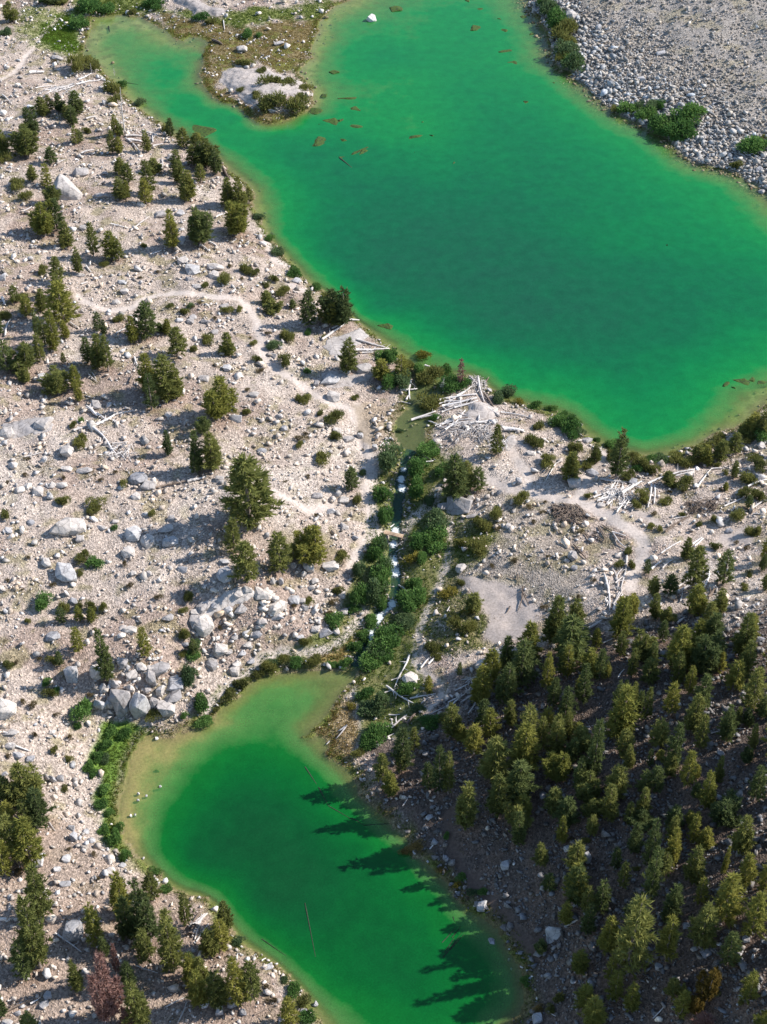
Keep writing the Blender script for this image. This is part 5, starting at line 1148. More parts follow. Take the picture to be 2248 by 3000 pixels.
def boulder_mesh(seed):
    """a worn granite block: a faceted hull, its edges broken, its faces dented"""
    V, Fc = hull_shape(seed, 20, 1.0, .6)
    bm = bmesh.new()
    vs = [bm.verts.new(v) for v in V]
    for f in Fc: bm.faces.new([vs[i] for i in f])
    bmesh.ops.bevel(bm, geom=bm.edges[:], offset=.018, segments=1, affect='EDGES')
    bmesh.ops.triangulate(bm, faces=bm.faces[:])
    for lim in (.3, .2):
        bmesh.ops.subdivide_edges(bm, edges=[e for e in bm.edges if e.calc_length() > lim], cuts=1)
        bmesh.ops.triangulate(bm, faces=bm.faces[:])
    rng = np.random.default_rng(seed + 900)
    for v in bm.verts:
        n = vnoise(np.array(v.co.x * 3.1 + v.co.z * 2 + 7), np.array(v.co.y * 3.1 - v.co.z * 1.7 + 9), seed)
        n2 = vnoise(np.array(v.co.x * 9 + v.co.z * 6 + 3), np.array(v.co.y * 9 - v.co.z * 5 + 2), seed + 5)
        v.co *= 1 + (float(n) - .5) * .09 + (float(n2) - .5) * .07
    me = bpy.data.meshes.new('boulder')
    bm.to_mesh(me); bm.free()
    return me

# ------------------------------------------------------------------ pines
VARI = {}
for kd, cntv in (('p', 9), ('b', 9), ('B', 2)):
    for s in range(cntv):
        (fV, fF), wood, hh, ww = pine_shape(100 + s + {'p': 0, 'b': 50, 'B': 80}[kd], kd)
        VARI.setdefault(kd, []).append((mesh_np('crown', fV, fF, M_PINE['olive']), mesh_np('trunk', *join(wood), M_BARK), hh, ww))
BARE = []
for s in range(3):
    tk, br = bare_shape(300 + s, s < 2)
    BARE.append((mesh_np('trunk', *tk, M_DEAD, True), [mesh_np('branch', *q, M_DEAD) for q in br]))
def set_mat(o, m):
    o.material_slots[0].link = 'OBJECT'
    o.material_slots[0].material = m
SPECIAL = {
 ('J', 500, 900): 'largest and broadest olive pine, alone above two bushy pines on the stony slope',
 ('J', 1010, 1210): 'round bushy pine on the stony slope nearest the trail fork by the footbridge',
 ('J', 740, 1290): 'full bushy pine between the round pine and the two shadow-casting pines below the largest',
 ('F', 260, 1700): 'rounded lone bright pine on the stony slope, up from the largest pine',
 ('F', 1310, 1330): 'lone slender pine on the rock slab beside the bleached shore logs',
 ('F', 1230, 960): 'bushy pine leaning over the large lake behind the crossed white logs',
 ('L', 445, 495): 'tall dark pine alone at the tip of the large lake',
 ('K', 640, 690): 'big dark bushy pine shading the stream above the footbridge',
 ('Q', 900, 1640): 'dead pine with pinkish-brown needles, the largest of the dead trees',
 ('Q', 960, 1250): 'narrow dead pine with pinkish-brown needles behind the largest dead tree',
 ('Q', 1040, 1690): 'small dead pine with pinkish-brown needles beside the largest dead tree',
 ('T', 1130, 1700): 'dead pine with pinkish-brown needles in front of the ochre pines',
 ('T', 1150, 1460): 'large ochre pine on the forest floor above the small lake',
 ('T', 1060, 1580): 'smaller ochre pine next to the large ochre pine',
 ('T', 520, 1160): 'broad pine on long bare trunks in the shaded forest',
 ('A', 1015, 1070): 'bare grey dead pine standing on the shore facing the rock island',
 ('G', 690, 1460): 'small dead brown pine above the log jam at the lake outlet',
 ('O', 1560, 320): 'broad round-topped dark pine at the upper edge of the shaded forest',
}
def tname(k, H, W):
    return 'very tall' if H > 11 else 'tall' if H > 8.5 else 'mid-sized' if H > 6.3 else 'small' if H > 4.4 else 'tiny'
LOOK = []
for (t, xb, yb, k, p, H, W, u, v) in tree_spots:
    kd = 'd' if k == 'd' else 'p' if (k == 'p' or (k == 'D' and W < 2.5) or (k == 'b' and H > 1.9 * W)) else 'b'
    forest = t in 'OPSTZ'
    tn = 'grey' if k == 'd' else 'ochre' if k == 'y' else 'pinkish-brown' if k == 'D' else rnd.choices(['dark green', 'olive', 'yellow-green'], [4, 5, 4] if forest else [3, 5, 3])[0]
    if (t, int(xb), int(yb)) in (('L', 445, 495), ('K', 640, 690), ('O', 1560, 320)): tn = 'dark green'
    LOOK.append((kd, tn, tname(k, H, W)))
def NEIGHBOUR(j):
    kd, tn, sz = LOOK[j]
    return f"touching a {sz} {tn} {'snag' if kd == 'd' else 'pine'}"
for i, (t, xb, yb, k, p, H, W, u, v) in enumerate(tree_spots):
    ph = place_of(u, v)
    key = (t, int(xb), int(yb))
    if k == 'd':
        root = link('dead_pine', None, loc=p)
        tk, br = BARE[i % 3]
        hh, ww = 6.0, 2.2
        tko = link('trunk', tk, root)
        for q in br: link('branch', q, tko)
        lab = SPECIAL.get(key, worded(f'thin bare grey dead tree {ph}', beside(p[0], p[1], 'tree')))
        tag(root, lab, 'dead tree', f'dead trees {ph}')
    else:
        kd, tn, sz = LOOK[i]
        vs = VARI['B' if kd == 'b' and W > 5.0 and k == 'b' else kd]
        cr, tk, hh, ww = vs[(i * 5 + rnd.randrange(len(vs))) % len(vs)]
        root = link('dead_pine' if k == 'D' else 'slender_pine' if kd == 'p' else 'pine_tree', None, loc=p)
        a, b = link('trunk', tk, root), link('crown', cr, root)
        set_mat(b, M_PINE[tn])
        shp = 'slender' if kd == 'p' else 'bushy'
        lab = SPECIAL.get(key, worded(f'{tname(k, H, W)} {shp} {tn} pine {ph}', beside(p[0], p[1], 'tree')))
        tag(root, lab, 'dead tree' if k == 'D' else 'tree', f'{shp} pines {ph}')
    sw = W * 1.08 / ww
    root.scale = (sw, sw, H / hh)
    root.rotation_euler = (0, 0, rnd.uniform(0, 6.28))

# ------------------------------------------------------------------ shrubs
SHV = {}
for kd, cntv, mt in (('w', 6, M_WILLOW), ('k', 6, M_DWARF), ('s', 4, M_DRY), ('y', 2, M_YELLOW), ('g', 2, M_STRAW)):
    for s in range(cntv):
        fol, st = shrub_shape(500 + s + ord(kd) * 10, kd)
        SHV.setdefault(kd, []).append((mesh_np('foliage', *fol, mt), mesh_np('stems', *st, M_BARK)))
SHN = {'w': ('willow_shrub', 'leafy green willow shrub', 'shrub'), 'k': ('dwarf_pine', 'low olive dwarf pine', 'dwarf pine'), 's': ('dry_shrub', 'small dry brown shrub', 'dry shrub'),
       'y': ('yellow_shrub', 'pale yellow-green shrub', 'shrub'), 'g': ('straw_tussock', 'straw-coloured grass tussock', 'tussock')}
shrub_pos = []
for i, (t, x, y, w, h, k) in enumerate(SHRUBS):
    u, v = src(t, x, y + h * .22)
    p = hit(u, v)
    lv = level(p[0], p[1])
    if lv is not None: p = on_plane(u, v, lv - .05)
    s, de = px_scale(p), dep_of(p)
    Wm, hm = w / K / s, h / K / s
    dy = min(Wm * 1.1, hm / (.8 * math.sin(de) + .35 * math.cos(de)))
    Hh = min(max((hm - dy * math.sin(de) * .75) / math.cos(de), .5 * min(Wm, dy)), 1.15 * Wm)
    vs = SHV[k]
    fol, st = vs[i % len(vs)]
    nm, lb, ct = SHN[k]
    ph = place_of(*src(t, x, y))
    root = link(nm, None, loc=p)
    f = link('foliage', fol, root); link('stems', st, root)
    size = 'broad ' if Wm > 3.4 else ('compact ' if Wm < 1.6 else '')
    if k == 'w' and rnd.random() < .25:
        set_mat(f, M_WILLOWG); lb = 'leafy grey-green willow shrub'
    lab = worded(f'{size}{lb} {ph}', beside(p[0], p[1]))
    tag(root, lab, ct, f'{ct}s {ph}')
    g_ = (1.2 if t in 'JK' else 1.05 if t == 'M' and y > 850 else 1.4) if k == 'w' else (1.5 if t == 'B' else 1.3) if k in 'ky' else 1.15
    root.scale = (Wm / 1.75 * g_, dy / 1.75 * g_, Hh / .82 * g_)
    root.rotation_euler = (0, 0, rnd.choice([0, math.pi]) + rnd.uniform(-.3, .3))
    shrub_pos.append((p[0], p[1], Wm))

# ------------------------------------------------------------------ rock outcrops
def outcrop(poly_px, lift, label, zoff=0.0, seed=1, ledge=.35, mat=M_SLAB):
    W_ = [hit(u, v)[:2] for u, v in poly_px]
    P = np.array(W_)
    c = P.mean(0)
    st = .28
    xs = np.arange(P[:, 0].min() - 1, P[:, 0].max() + 1, st); ys = np.arange(P[:, 1].min() - 1, P[:, 1].max() + 1, st)
    X, Y = np.meshgrid(xs, ys)
    sd = -poly_sd(X, Y, W_) + (fbm(X / 1.2, Y / 1.2, seed, 3) - .5) * .9
    g = h_at(X, Y)
    n1 = fbm((X + Y * .6) / 5, (Y - X * .6) / 1.6, seed + 3, 4)
    e = sstep(-.2, 1.3, sd) * (.45 + .55 * sstep(0, 4, sd))
    hgt = lift * e * (.55 + .9 * n1)
    hgt = hgt * (1 - .6) + .6 * (np.floor(hgt / ledge) + sstep(.55, 1, (hgt / ledge) % 1)) * ledge
    Z = np.where(sd > -.15, np.maximum(g, g.min() + .0) + hgt + .02, g - .6)
    keepv = sd > -.55
    ii = np.arange(X.size).reshape(X.shape)
    q = np.stack([ii[:-1, :-1], ii[:-1, 1:], ii[1:, 1:], ii[1:, :-1]], -1)[keepv[:-1, :-1] & keepv[1:, 1:] & keepv[1:, :-1] & keepv[:-1, 1:]].reshape(-1, 4)
    uqi, inv = np.unique(q, return_inverse=True)
    V = np.stack([X, Y, Z], -1).reshape(-1, 3)[uqi] - np.array([c[0], c[1], 0])
    o = link('rock_outcrop', mesh_np('rock_outcrop', V, inv.reshape(-1, 4), mat), loc=(c[0], c[1], 0))
    tag(o, label, 'rock outcrop')
    return W_
OUT_W = []
OUT_W.append(outcrop(pts("B 285 585 340 560 420 540 480 560 560 550 640 545 700 590 760 610 900 650 980 700 1010 770 940 795 830 780 760 800 650 805 600 850 540 870 480 830 430 790 380 745 330 720 260 670"), .85, 'bare pale granite island slab dotted with dwarf pines in the large lake', seed=11))
OUT_W.append(outcrop(pts("A 1370 -60 1400 20 1500 60 1560 100 B 40 130 160 130 230 140 310 100 290 70 200 60 120 20 60 -60"), 1.2, 'pale smooth granite outcrop beside the marshy neck', seed=12))
OUT_W.append(outcrop(pts("F 1080 1150 1150 1090 1300 1040 1400 1000 1480 1060 1400 1130 1300 1180 1230 1220 1150 1210"), .5, 'sloping cracked granite slab under the crossed white shore logs', seed=13, mat=M_ROCK))
OUT_W.append(outcrop(pts("K 690 60 760 10 G 720 1620 780 1590 900 1600 1000 1640 K 1000 60 930 80 820 90 740 90"), .9, 'rounded pale granite dome among the log jam', seed=14))
OUT_W.append(outcrop(pts("F 1080 1370 1200 1350 1330 1380 1480 1300 1540 1360 1380 1440 1250 1480 1130 1480"), .45, 'pale granite slab beside the lone slender pine', seed=15))
OUT_W.append(outcrop(pts("K 1060 230 1120 200 1150 260 1120 330 1050 320"), .25, 'low smooth granite slab on the sandy bank near the big white log', seed=16))
OUT_W.append(outcrop(pts("M 940 90 1040 80 1110 130 1060 160 960 140"), .4, 'long flat pale granite slab above the cone-shaped pine', seed=17))

OUT_W.append(outcrop(pts("J 340 1480 460 1420 560 1480 640 1440 720 1500 N 180 10 120 40 60 10 J 60 1600 180 1540"), .7, 'broken granite ledge at the top of the boulder field', seed=19, ledge=.4, mat=M_ROCK))
OUT_W.append(outcrop(pts("I 20 130 130 90 300 60 430 70 420 170 330 190 130 230 30 230"), .6, 'low broken granite ledge on the broad stony slope', seed=20, ledge=.3, mat=M_ROCK))
# ------------------------------------------------------------------ boulders
BM = [boulder_mesh(700 + s) for s in range(14)]
for b in BM: b.materials.append(M_ROCK)
rock_list = sorted(ROCKS, key=lambda r: -r[3] * r[4])
N_SINGLE = 300 - len(wet_spots)
small_rocks = []
RSPEC = {('A', 550, 1540): 'very large flat-topped pale boulder on the wooded slope facing the rock island', ('K', 680, 760): 'large square grey boulder beside the big dark pine by the stream',
 ('I', 620, 930): 'big pale boulder with a sunlit face on the broad stony slope', ('I', 500, 950): 'big boulder with a dark shaded side on the broad stony slope', ('I', 540, 1320): 'large hollowed boulder beside a green willow on the broad stony slope',
 ('M', 990, 690): 'tallest leaning granite slab above the grassy fringe of the small lake', ('M', 1140, 730): 'second tall granite slab leaning beside the tallest slab', ('M', 580, 460): 'upright narrow granite block half in tree shadow',
 ('M', 50, 750): 'huge pale smooth boulder on the boulder slope beside the brown shrubs', ('N', 120, 70): 'large cracked boulder at the head of the boulder field above the small lake', ('N', 260, 270): 'large pointed pale boulder in the boulder field above the small lake',
 ('O', 280, 510): 'large pale boulder between fallen logs near the forest', ('O', 870, 410): 'big rounded boulder lying in forest shade behind thin branches', ('K', 700, 1280): 'rounded pale boulder at the corner of the sandy patch',
 ('S', 940, 990): 'round pale boulder in the shaded shallows of the small lake', ('S', 860, 700): 'bright angular boulder on the shaded forest shore', ('S', 1440, 920): 'large grey boulder at the edge of a sunlit strip in the forest',
 ('Q', 310, 330): 'large white boulder beneath the dense pine clump on the open bank', ('Q', 465, 400): 'cube-shaped white boulder on the open bank', ('Q', 600, 890): 'very large dark boulder in tree shadow on the open bank', ('Q', 890, 415): 'flat-topped white boulder near the water on the open bank'}
def place_rock(t, x, y, w, h, i, nm='boulder', wet=None):
    if wet is None:
        u, v = src(t, x, y + h * .2)
        p = hit(u, v)
    s, de = px_scale(p), dep_of(p)
    Wm, hm = w / K / s, h / K / s
    dy = min(Wm * 1.0, hm / (.8 * math.sin(de) + .4 * math.cos(de)))
    Hh = min(max((hm - dy * math.sin(de) * .8) / math.cos(de), .5 * min(Wm, dy)), 1.3 * Wm)
    o = link('boulder', BM[i % len(BM)])
    o.location = (p[0], p[1], p[2] + Hh * .5 - Hh * .22)
    o.scale = (Wm * 1.2, dy * 1.2, Hh * 1.4)
    o.rotation_euler = (rnd.uniform(-.12, .12), rnd.uniform(-.12, .12), rnd.choice([0, math.pi]) + rnd.uniform(-.25, .25))
    return o, Wm, Hh, dy
for i, (t, x, y, w, h) in enumerate(rock_list):
    if i >= N_SINGLE:
        small_rocks.append((t, x, y, w, h)); continue
    o, Wm, Hh, dy = place_rock(t, x, y, w, h, i * 3 + 1)
    p_ = o.location
    ph = place_of(*src(t, x, y))
    grey = rnd.random() < (.9 if 'scree' in ph or 'shaded' in ph else .25)
    if grey: set_mat(o, M_ROCKG)
    size = 'large' if Wm > 2.6 else 'mid-sized' if Wm > 1.2 else 'small'
    shp = 'flat' if Hh < .55 * Wm else 'upright' if Hh > 1.0 * Wm else 'blocky'
    tag(o, RSPEC.get((t, int(x), int(y)), worded(f'{size} {shp} {"grey" if grey else "pale"} boulder {ph}', beside(p_[0], p_[1], 'rock'))), 'boulder', f'boulders {ph}')
WSPEC = {('B', 1490, 150): 'white cube-shaped boulder standing alone in the large lake', ('B', 105, 1040): 'broad algae-covered boulder awash between the wooded shore and the rock island', ('B', 1350, 1210): 'yellow-green algae boulder just breaking the surface in the middle of the large lake',
 ('C', 170, 60): 'round mossy boulder rising from the large lake near the white cube boulder'}
for i, (t, x, y, w, h, top, p, lv) in enumerate(wet_spots):
    s, de = px_scale(p), dep_of(p)
    Wm, hm = w / K / s, h / K / s
    bedz = float(h_at(p[0], p[1]))
    topz = lv + top
    Hh = max(.4, topz - bedz + .15)
    dy = min(Wm, hm / math.sin(de)) if top < .3 else Wm * .85
    o = link('boulder', BM[(i * 5 + 2) % len(BM)])
    o.location = (p[0], p[1], topz - Hh * .5)
    o.scale = (Wm * 1.05, max(dy, .4 * Wm), Hh * 1.02)
    o.rotation_euler = (0, 0, rnd.uniform(-.3, .3))
    white = top >= .15 and t in 'BM' and not (t == 'B' and top < .3)
    set_mat(o, M_WHITE if white else M_MOSS)
    where = 'in the shallows of the small lake' if t == 'M' else 'off the gravel bar of the large lake' if t == 'H' else 'below the scree slope in the large lake' if t == 'C' else 'off the rock island in the large lake' if t == 'B' else 'near the outlet shore of the large lake'
    tag(o, WSPEC.get((t, int(x), int(y)), f'{"small white" if white else "dark algae-covered"} boulder {where}'), 'boulder', f'boulders {where}')

# ------------------------------------------------------------------ fallen logs
def make_log(name, a, b, dia, mat, label, cat, group, rng, follow=True, branches=True, root_end=False):
    L = float(np.linalg.norm(b[:2] - a[:2]))
    nseg = max(4, min(9, int(L / .8) + 2))
    side = np.array([-(b - a)[1], (b - a)[0]]) / (L + 1e-6)
    bow = rng.uniform(-.06, .06) * L if follow else 0.0
    P, R = [], []
    for i in range(nseg + 1):
        f = i / nseg
        q = a[:2] + (b - a)[:2] * f + side * bow * math.sin(math.pi * f)
        z = surf(*q) if follow else a[2] + (b - a)[2] * f
        P.append([q[0], q[1], z]); R.append(dia / 2 * (1.0 - .55 * f))
    P = np.array(P)
    if follow:
        lin = np.linspace(P[0, 2], P[-1, 2], nseg + 1)
        gap = max(0, float((P[:, 2] - lin).max()))
        P[:, 2] = np.maximum((P[:, 2] + lin) / 2 , P[:, 2] - .03) * .5 + .5 * np.maximum(lin, P[:, 2]) + np.array(R) * .85 + .10
    o0 = P[0].copy()
    Q = P - o0
    R = np.array(R); R[0] *= .8
    big = branches and L > 2.2
    tk = mesh_np('trunk', *tube(Q, R), mat, True)
    if not big and not root_end:
        o = link(name, tk, loc=o0)
    else:
        o = link(name, None, loc=o0)
        tko = link('trunk', tk, o)
        if big:
            for k in range(rng.randint(2, 5)):
                j = rng.randint(1, nseg - 1)
                s = Q[j]
                an = rng.choice([-1, 1]) * rng.uniform(.4, 1.1)
                dr = (Q[-1] - Q[0]) / (np.linalg.norm(Q[-1] - Q[0]) + 1e-6)
                d = np.array([dr[0] * math.cos(an) - dr[1] * math.sin(an), dr[0] * math.sin(an) + dr[1] * math.cos(an), rng.uniform(-.05, .45)])
                bl = rng.uniform(.35, 1.3) * min(1, L / 4)
                r0 = R[j] * .42
                pp = [s, s + d * bl * .5 + np.array([0, 0, .03]), s + d * bl]
                link('branch', mesh_np('branch', *tube(pp, [r0, r0 * .7, r0 * .25], 5), mat), tko)
        if root_end:
            for k in range(7):
                an = rng.uniform(0, 6.28)
                dr = (Q[0] - Q[1]) / np.linalg.norm(Q[0] - Q[1])
                up = np.array([0, 0, 1]); sd_ = np.cross(dr, up)
                d = dr * .5 + (math.cos(an) * sd_ + abs(math.sin(an)) * up) * .9
                bl = rng.uniform(.4, .9)
                link('root', mesh_np('root', *tube([Q[0], Q[0] + d * bl * .6, Q[0] + d * bl + rng.uniform(-.1, .1)], [R[1] * .6, R[1] * .4, .02], 5), mat), tko)
    return tag(o, label, cat, group)
lrng = random.Random(21)
for i, (t, x1, y1, x2, y2, w) in enumerate(LOGS):
    a, b = hit(*src(t, x1, y1)), hit(*src(t, x2, y2))
    for q, (xx, yy) in ((a, (x1, y1)), (b, (x2, y2))):
        lv = level(q[0], q[1])
        if lv is not None: q[:] = on_plane(*src(t, xx, yy), lv)
    s = px_scale(a)
    dia = min(max(w * 1.3 / K / s, .15), .7)
    u, v = src(t, (x1 + x2) / 2, (y1 + y2) / 2)
    ph = place_of(u, v)
    brown = (t == 'K' and x1 > 1430 and y1 > 700) or (t == 'L' and x1 < 330 and 780 < y1 < 1120) or (t == 'K' and 1000 < x1 < 1250 and y1 > 1300) or lrng.random() < .12
    L = np.linalg.norm(b[:2] - a[:2])
    wd = 'thick' if dia > .38 else 'thin' if dia < .2 else ''
    ln = 'long' if L > 6 else 'short' if L < 2.2 else ''
    lab = worded(' '.join(q for q in (ln, wd, 'weathered brown' if brown else 'bleached grey', 'fallen log', ph) if q), beside((a[0] + b[0]) / 2, (a[1] + b[1]) / 2, 'log'))
    make_log('fallen_log', a, b, dia, M_BROWNWOOD if brown else M_DEAD, lab, 'log', f'fallen logs {ph}', lrng, root_end=(w >= 24))
for i, (t, x1, y1, a, b, w, dp, lv) in enumerate(sunk_pts):
    dia = min(max(w / K / px_scale(a), .12), .5)
    make_log('sunken_log', a, b, dia, M_WETWOOD, f'dark waterlogged log lying awash in the water {"of the small lake" if t in "NRS" else "of the large lake"}', 'log', 'sunken logs', lrng, follow=False, branches=False)
# log jams: more of the same lying across each other
for jn, (t, x, y, w, h, n_, a0, where) in enumerate((('K', 680, 60, 420, 190, 16, .25, 'tangled in the log jam at the lake outlet'), ('L', 450, 690, 330, 200, 16, .7, 'tangled in the splayed heap beside the trail'),
        ('K', 1560, 850, 240, 130, 12, -.45, 'heaped among dark sticks beside the sandy trail'), ('L', 420, 1430, 160, 260, 8, 1.5, 'stacked upslope where the sandy trail ends'),
        ('O', 820, 610, 240, 180, 10, .6, 'strewn in shade near the big rounded boulder'), ('L', 1080, 1440, 220, 200, 9, .7, 'piled at the upper forest edge'))):
    for q in range(n_):
        cx, cy = x + lrng.uniform(-.5, .5) * w, y + lrng.uniform(-.5, .5) * h
        an = a0 + lrng.gauss(0, .45); Lp = lrng.uniform(60, 170)
        a = hit(*src(t, cx - math.cos(an) * Lp / 2, cy + math.sin(an) * Lp / 2)); b = hit(*src(t, cx + math.cos(an) * Lp / 2, cy - math.sin(an) * Lp / 2))
        dk = jn == 2
        make_log('fallen_log', a, b, lrng.uniform(.13, .32), M_BROWNWOOD if dk else M_DEAD, f'{"weathered brown" if dk else "bleached grey"} fallen log {where}', 'log', f'logs {where}', lrng)
# tangled dead crowns
def brush(t, x, y, w, h, n_, label, seed, mat=M_DEAD):
    u, v = src(t, x, y)
    p = hit(u, v); s = px_scale(p); de = dep_of(p)
    Wm, dm = w / K / s, h / K / s / math.sin(de)
    rng = np.random.default_rng(seed)
    parts = []
    for k in range(n_):
        a = np.array([rng.uniform(-.5, .5) * Wm, rng.uniform(-.4, .5) * dm, 0])
        a[2] = surf(p[0] + a[0], p[1] + a[1]) - p[2] + rng.uniform(.05, .5)
        an = rng.normal(-1.9, .8); L = rng.uniform(.5, 1.5)
        d = np.array([math.cos(an), math.sin(an), rng.uniform(-.25, .3)])
        m_ = a + d * L * .5 + rng.normal(0, .08, 3); e = a + d * L + rng.normal(0, .12, 3)
        parts.append(tube([a, m_, e], [.065, .05, .02], 4, False))
        for _ in range(2):
            q = a + (e - a) * rng.uniform(.3, .9); d2 = d + rng.normal(0, .7, 3)
            parts.append(tube([q, q + d2 * .45], [.035, .012], 4, False))
    o = link('brush_tangle', mesh_np('brush_tangle', *join(parts), mat), loc=p)
    tag(o, label, 'dead branches')
brush('K', 800, 190, 330, 150, 150, 'tangled grey dead crown of a fallen tree below the log jam', 1)
brush('K', 1010, 300, 120, 110, 50, 'smaller tangle of grey dead twigs beside the lone shoot-like pine at the log jam', 2)
brush('L', 1140, 780, 230, 110, 90, 'dark matted dead brush on the log-strewn bank', 3, M_BROWNWOOD)
brush('A', 480, 735, 230, 70, 50, 'fan of fine bleached dead branches above the wooded slope', 4)
brush('I', 990, 340, 150, 120, 50, 'gnarled dead branch spray at the end of the forked driftwood on the stony slope', 5)
brush('L', 470, 720, 260, 170, 60, 'splayed bleached roots and branches beside the trail on the log-strewn bank', 6)
brush('G', 840, 1450, 130, 120, 40, 'heap of broken grey sticks on top of the log jam', 7)
brush('O', 830, 600, 200, 150, 40, 'scatter of dead branches in shade near the big rounded boulder', 8)
brush('K', 1560, 850, 220, 130, 60, 'heap of dark weathered sticks beside the sandy trail', 9, M_BROWNWOOD)
# the footbridge
ba, bb = hit(*src('K', 72, 1006)), hit(*src('K', 222, 1050))
zt = max(ba[2], bb[2]) + .28
br = link('log_footbridge', None, loc=(ba[0], ba[1], zt))
dv = np.array([bb[0] - ba[0], bb[1] - ba[1], 0]); nv = np.array([-dv[1], dv[0], 0]) / np.linalg.norm(dv)
for k in range(3):
    off = nv * (k - 1) * .24
    link('beam', mesh_np('beam', *tube([off, off + dv * .5 + np.array([0, 0, .02]), off + dv], [.12, .115, .11], 6), M_TAN, True), br)
for f in (.03, .97):
    c_ = dv * f + np.array([0, 0, -.18])
    link('sleeper', mesh_np('sleeper', *tube([c_ - nv * .55, c_, c_ + nv * .55], [.1, .1, .1], 6), M_BROWNWOOD, True), br)
tag(br, 'footbridge of three pale logs across the stream', 'footbridge')

# ------------------------------------------------------------------ loose stones, too many to count
srng = np.random.default_rng(5)
HV = [hull_shape(40 + s, 9, srng.uniform(.6, .95), .4) for s in range(12)]
def scatter(dens, count, smin, smax, power, seed):
    rng = np.random.default_rng(seed)
    d = (dens * keep).ravel()
    d = d / d.sum()
    cells = rng.choice(d.size, count, p=d)
    x = XX.ravel()[cells] + rng.uniform(-.5, .5, count) * STEP; y = YY.ravel()[cells] + rng.uniform(-.5, .5, count) * STEP
    s = smin * (1 - rng.uniform(0, 1, count) * (1 - (smin / smax) ** power)) ** (-1 / power)
    return x, y, s
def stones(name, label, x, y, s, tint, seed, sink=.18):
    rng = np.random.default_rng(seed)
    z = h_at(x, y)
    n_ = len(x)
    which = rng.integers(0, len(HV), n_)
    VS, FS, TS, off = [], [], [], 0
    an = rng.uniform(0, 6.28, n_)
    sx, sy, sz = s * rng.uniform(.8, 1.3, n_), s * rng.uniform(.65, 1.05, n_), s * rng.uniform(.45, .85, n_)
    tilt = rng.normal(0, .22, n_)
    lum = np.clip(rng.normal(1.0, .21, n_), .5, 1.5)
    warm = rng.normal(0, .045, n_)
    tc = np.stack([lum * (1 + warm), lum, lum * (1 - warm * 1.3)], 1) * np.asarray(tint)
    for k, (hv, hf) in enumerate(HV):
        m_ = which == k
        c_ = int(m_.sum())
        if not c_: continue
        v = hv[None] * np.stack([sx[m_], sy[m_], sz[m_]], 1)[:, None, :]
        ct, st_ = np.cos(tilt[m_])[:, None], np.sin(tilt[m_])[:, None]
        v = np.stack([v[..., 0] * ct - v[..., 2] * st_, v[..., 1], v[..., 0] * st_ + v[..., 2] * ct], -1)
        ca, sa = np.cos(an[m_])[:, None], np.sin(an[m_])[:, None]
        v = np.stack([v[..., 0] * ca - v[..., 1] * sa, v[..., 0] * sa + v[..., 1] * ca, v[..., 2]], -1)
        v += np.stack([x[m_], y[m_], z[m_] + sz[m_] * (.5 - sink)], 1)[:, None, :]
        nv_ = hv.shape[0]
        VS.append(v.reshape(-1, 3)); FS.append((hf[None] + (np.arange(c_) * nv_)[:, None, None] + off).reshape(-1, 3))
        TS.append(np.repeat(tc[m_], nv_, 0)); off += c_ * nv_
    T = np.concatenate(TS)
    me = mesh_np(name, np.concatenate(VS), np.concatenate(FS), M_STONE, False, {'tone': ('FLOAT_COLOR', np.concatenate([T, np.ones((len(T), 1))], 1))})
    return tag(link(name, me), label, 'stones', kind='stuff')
outm = np.zeros(XX.shape)
for W_ in OUT_W:
    P = np.array(W_)
    i0, i1 = np.searchsorted(GX, [P[:, 0].min(), P[:, 0].max()]); j0, j1 = np.searchsorted(GY, [P[:, 1].min(), P[:, 1].max()])
    outm[j0:j1, i0:i1] = np.maximum(outm[j0:j1, i0:i1], poly_sd(XX[j0:j1, i0:i1], YY[j0:j1, i0:i1], W_) < .3)
dry = (SDU > .4) & (SDL > .4) & (STD > 1.0)
green = np.clip(Z_LAWN + Z_FRINGE + Z_STREAM * .85 + Z_NECKG * .9 + Z_SPIT * .8 + Z_YGRASS + Z_MEADOW * .75 + Z_NECKB * .8 + Z_BROOKSIDE * .65, 0, 1)
smooth_ = np.clip(PATH * 1.1 + np.maximum(Z_SAND, Z_SAND2), 0, 1)
Z_TALUS = zone(pts("J 0 1450 700 1350 1250 1500 N 1250 100 1000 200 620 300 500 480 300 600 0 760 M 900 850 750 650 900 350 1500 100"), 25, 40, 71)
clump = sstep(.30, .62, fbm(XX / 3.2, YY / 3.2, 80, 4))
base = dry * (1 - green) * (1 - smooth_ * .95) * (1 - outm) * (.12 + clump)
slope = base * (1 - Z_SCREE) * (1 - Z_FOREST * .45) * (1 - Z_SAND) * (1 - LITTER * .45) * (1 + 1.2 * Z_TALUS)
persp = np.clip((PV + 2462) / 3962, .4, 1.6) ** 1.2
x, y, s = scatter(slope * (1 - Z_FOREST), 42000, .17, 1.0, 2.0, 1)
stones('slope_stones', 'countless pale stones strewn over the slopes', x, y, s, (1.06, 1.0, .95), 1)
x, y, s = scatter(slope * (1 - Z_FOREST) * (1 + Z_TALUS), 3600, .5, 1.5, 2.4, 11)
stones('slope_stones', 'larger pale stones strewn between the boulders', x, y, s, (1.12, 1.07, 1.02), 12)
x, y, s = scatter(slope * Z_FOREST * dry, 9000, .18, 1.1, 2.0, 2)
stones('forest_stones', 'many grey stones on the forest floor', x, y, s, (.44, .44, .45), 2)  # tint lowered so the forest shade is painted into the grey stones
x, y, s = scatter(dry * Z_SCREE * (1 - PATH * .5) * (1.15 - .9 * sstep(1.0, 4.0, HT)), 21000, .22, 1.0, 2.3, 3)
stones('scree_stones', 'countless grey stones of the scree slope', x, y, s, (.66, .645, .62), 3, .1)
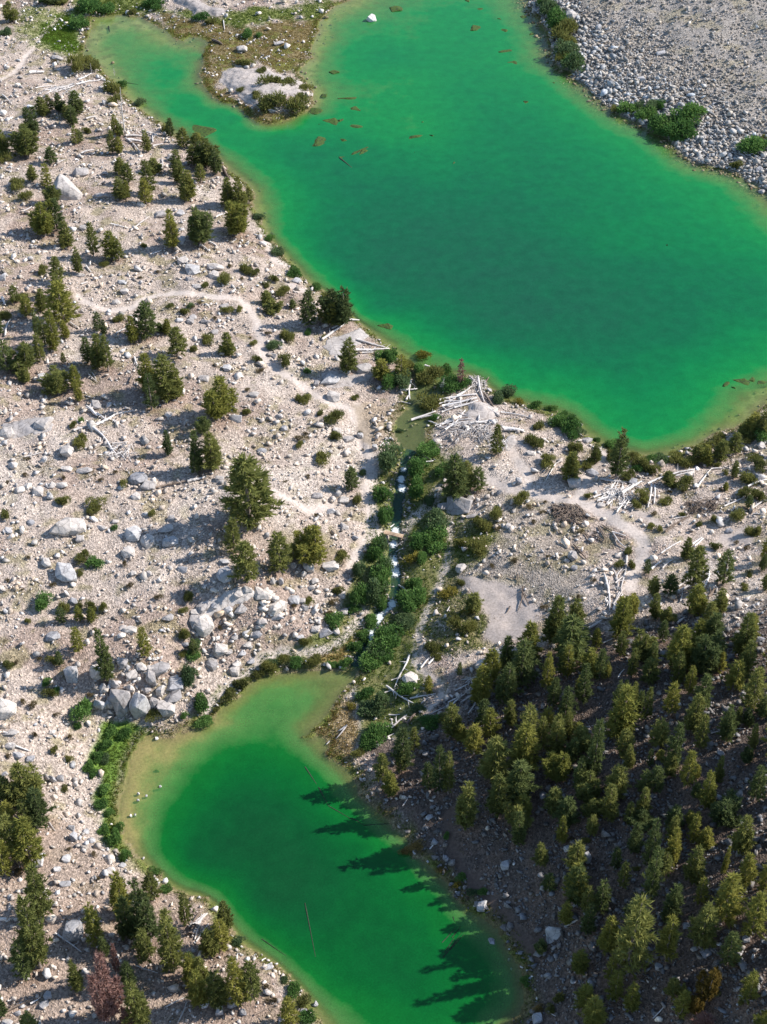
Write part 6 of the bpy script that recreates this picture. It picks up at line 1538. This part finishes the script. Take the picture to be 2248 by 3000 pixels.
lowscree = Z_SCREE * dry * (1 - sstep(.8, 2.6, HT))
x, y, s = scatter(lowscree, 3400, .45, 1.5, 2.0, 4)
stones('scree_stones', 'larger grey blocks along the foot of the scree slope', x, y, s, (.76, .785, .80), 4, .1)
x, y, s = scatter(dry * (Z_NECKB * .8 + Z_NECKG * .3 + Z_MEADOW * .5) * (1 - outm) * sstep(.5, .66, fbm(XX / 3, YY / 3, 90, 3)), 330, .2, .9, 2.0, 6)
stones('meadow_stones', 'scattered white stones on the meadow and marshy neck', x, y, s, (1.25, 1.22, 1.18), 6)
shal = (SDU < 0) & (SDU > -3.2)
x, y, s = scatter(shal * (.05 + zone(pts("C 1100 -50 1300 100 1420 500 D 400 900 900 1200 1500 1450 1658 1600 1500 1560 1100 1400 500 1080 0 700 C 1250 300 1100 60"), 12, 10, 91)), 1500, .25, 1.0, 2.0, 7)
o = stones('lake_stones', 'dark stones under the shallows along the scree shore', x, y, s, (.42, .38, .26), 7)
x, y, s = scatter((STD < 1.7) * (STD > .35) * (SDU > 0) * (SDL > 0), 520, .18, .6, 2.0, 8)
stones('stream_stones', 'wet stones along the stream', x, y, s, (.62, .6, .58), 8)
sm = []
for (t, x_, y_, w, h) in small_rocks:
    p = hit(*src(t, x_, y_ + h * .2)); sm.append((p[0], p[1], w / K / px_scale(p)))
if sm:
    sm = np.array(sm)
    stones('slope_stones', 'single white stones standing out between the boulders', sm[:, 0], sm[:, 1], sm[:, 2], (1.2, 1.17, 1.12), 9)

# ------------------------------------------------------------------ grass and low tufts
def blades(name, label, dens, count, lmin, lmax, wid, mat, seed, per=5, spread=.12):
    rng = np.random.default_rng(seed)
    x, y, s = scatter(dens, count, lmin, lmax, 1.5, seed)
    z = h_at(x, y)
    X_ = np.repeat(x, per) + rng.normal(0, spread, count * per); Y_ = np.repeat(y, per) + rng.normal(0, spread, count * per); Z_ = np.repeat(z, per)
    D_ = np.stack([rng.normal(0, .5, count * per), rng.normal(0, .5, count * per), np.ones(count * per)], 1)
    V, Fc = sprays(np.stack([X_, Y_, Z_], 1), D_, np.repeat(s, per) * rng.uniform(.6, 1.1, count * per), np.full(count * per, wid), D_ + rng.normal(0, .4, D_.shape), rng)
    return tag(link(name, mesh_np(name, V, Fc, mat)), label, 'grass', kind='stuff')
gz = dry * (Z_LAWN * 1.2 + Z_FRINGE + Z_NECKG * .8 + Z_STREAM * .8 + Z_BROOKSIDE * .7 + Z_MEADOW * .4 + fr * .8 * (sh < 2) * (1 - Z_SCREE))
blades('meadow_grass', 'short green grass of the meadow and lake edges', gz, 25000, .14, .42, .09, M_GRASS, 31)
blades('dry_grass', 'straw-coloured grass on the marshy edges', dry * (Z_NECKB * .8 + Z_SPIT * 1.3 + Z_YGRASS * 1.4 + fr * .5 * (1 - Z_SCREE)), 9000, .15, .45, .08, M_STRAW, 32)
blades('ground_tufts', 'sparse brownish tufts between the stones', base * (1 - Z_SCREE * .5) * sstep(.45, .62, nB) * (1 - .3 * Z_FOREST), 24000, .14, .42, .08, M_DRY, 33, 6, .18)
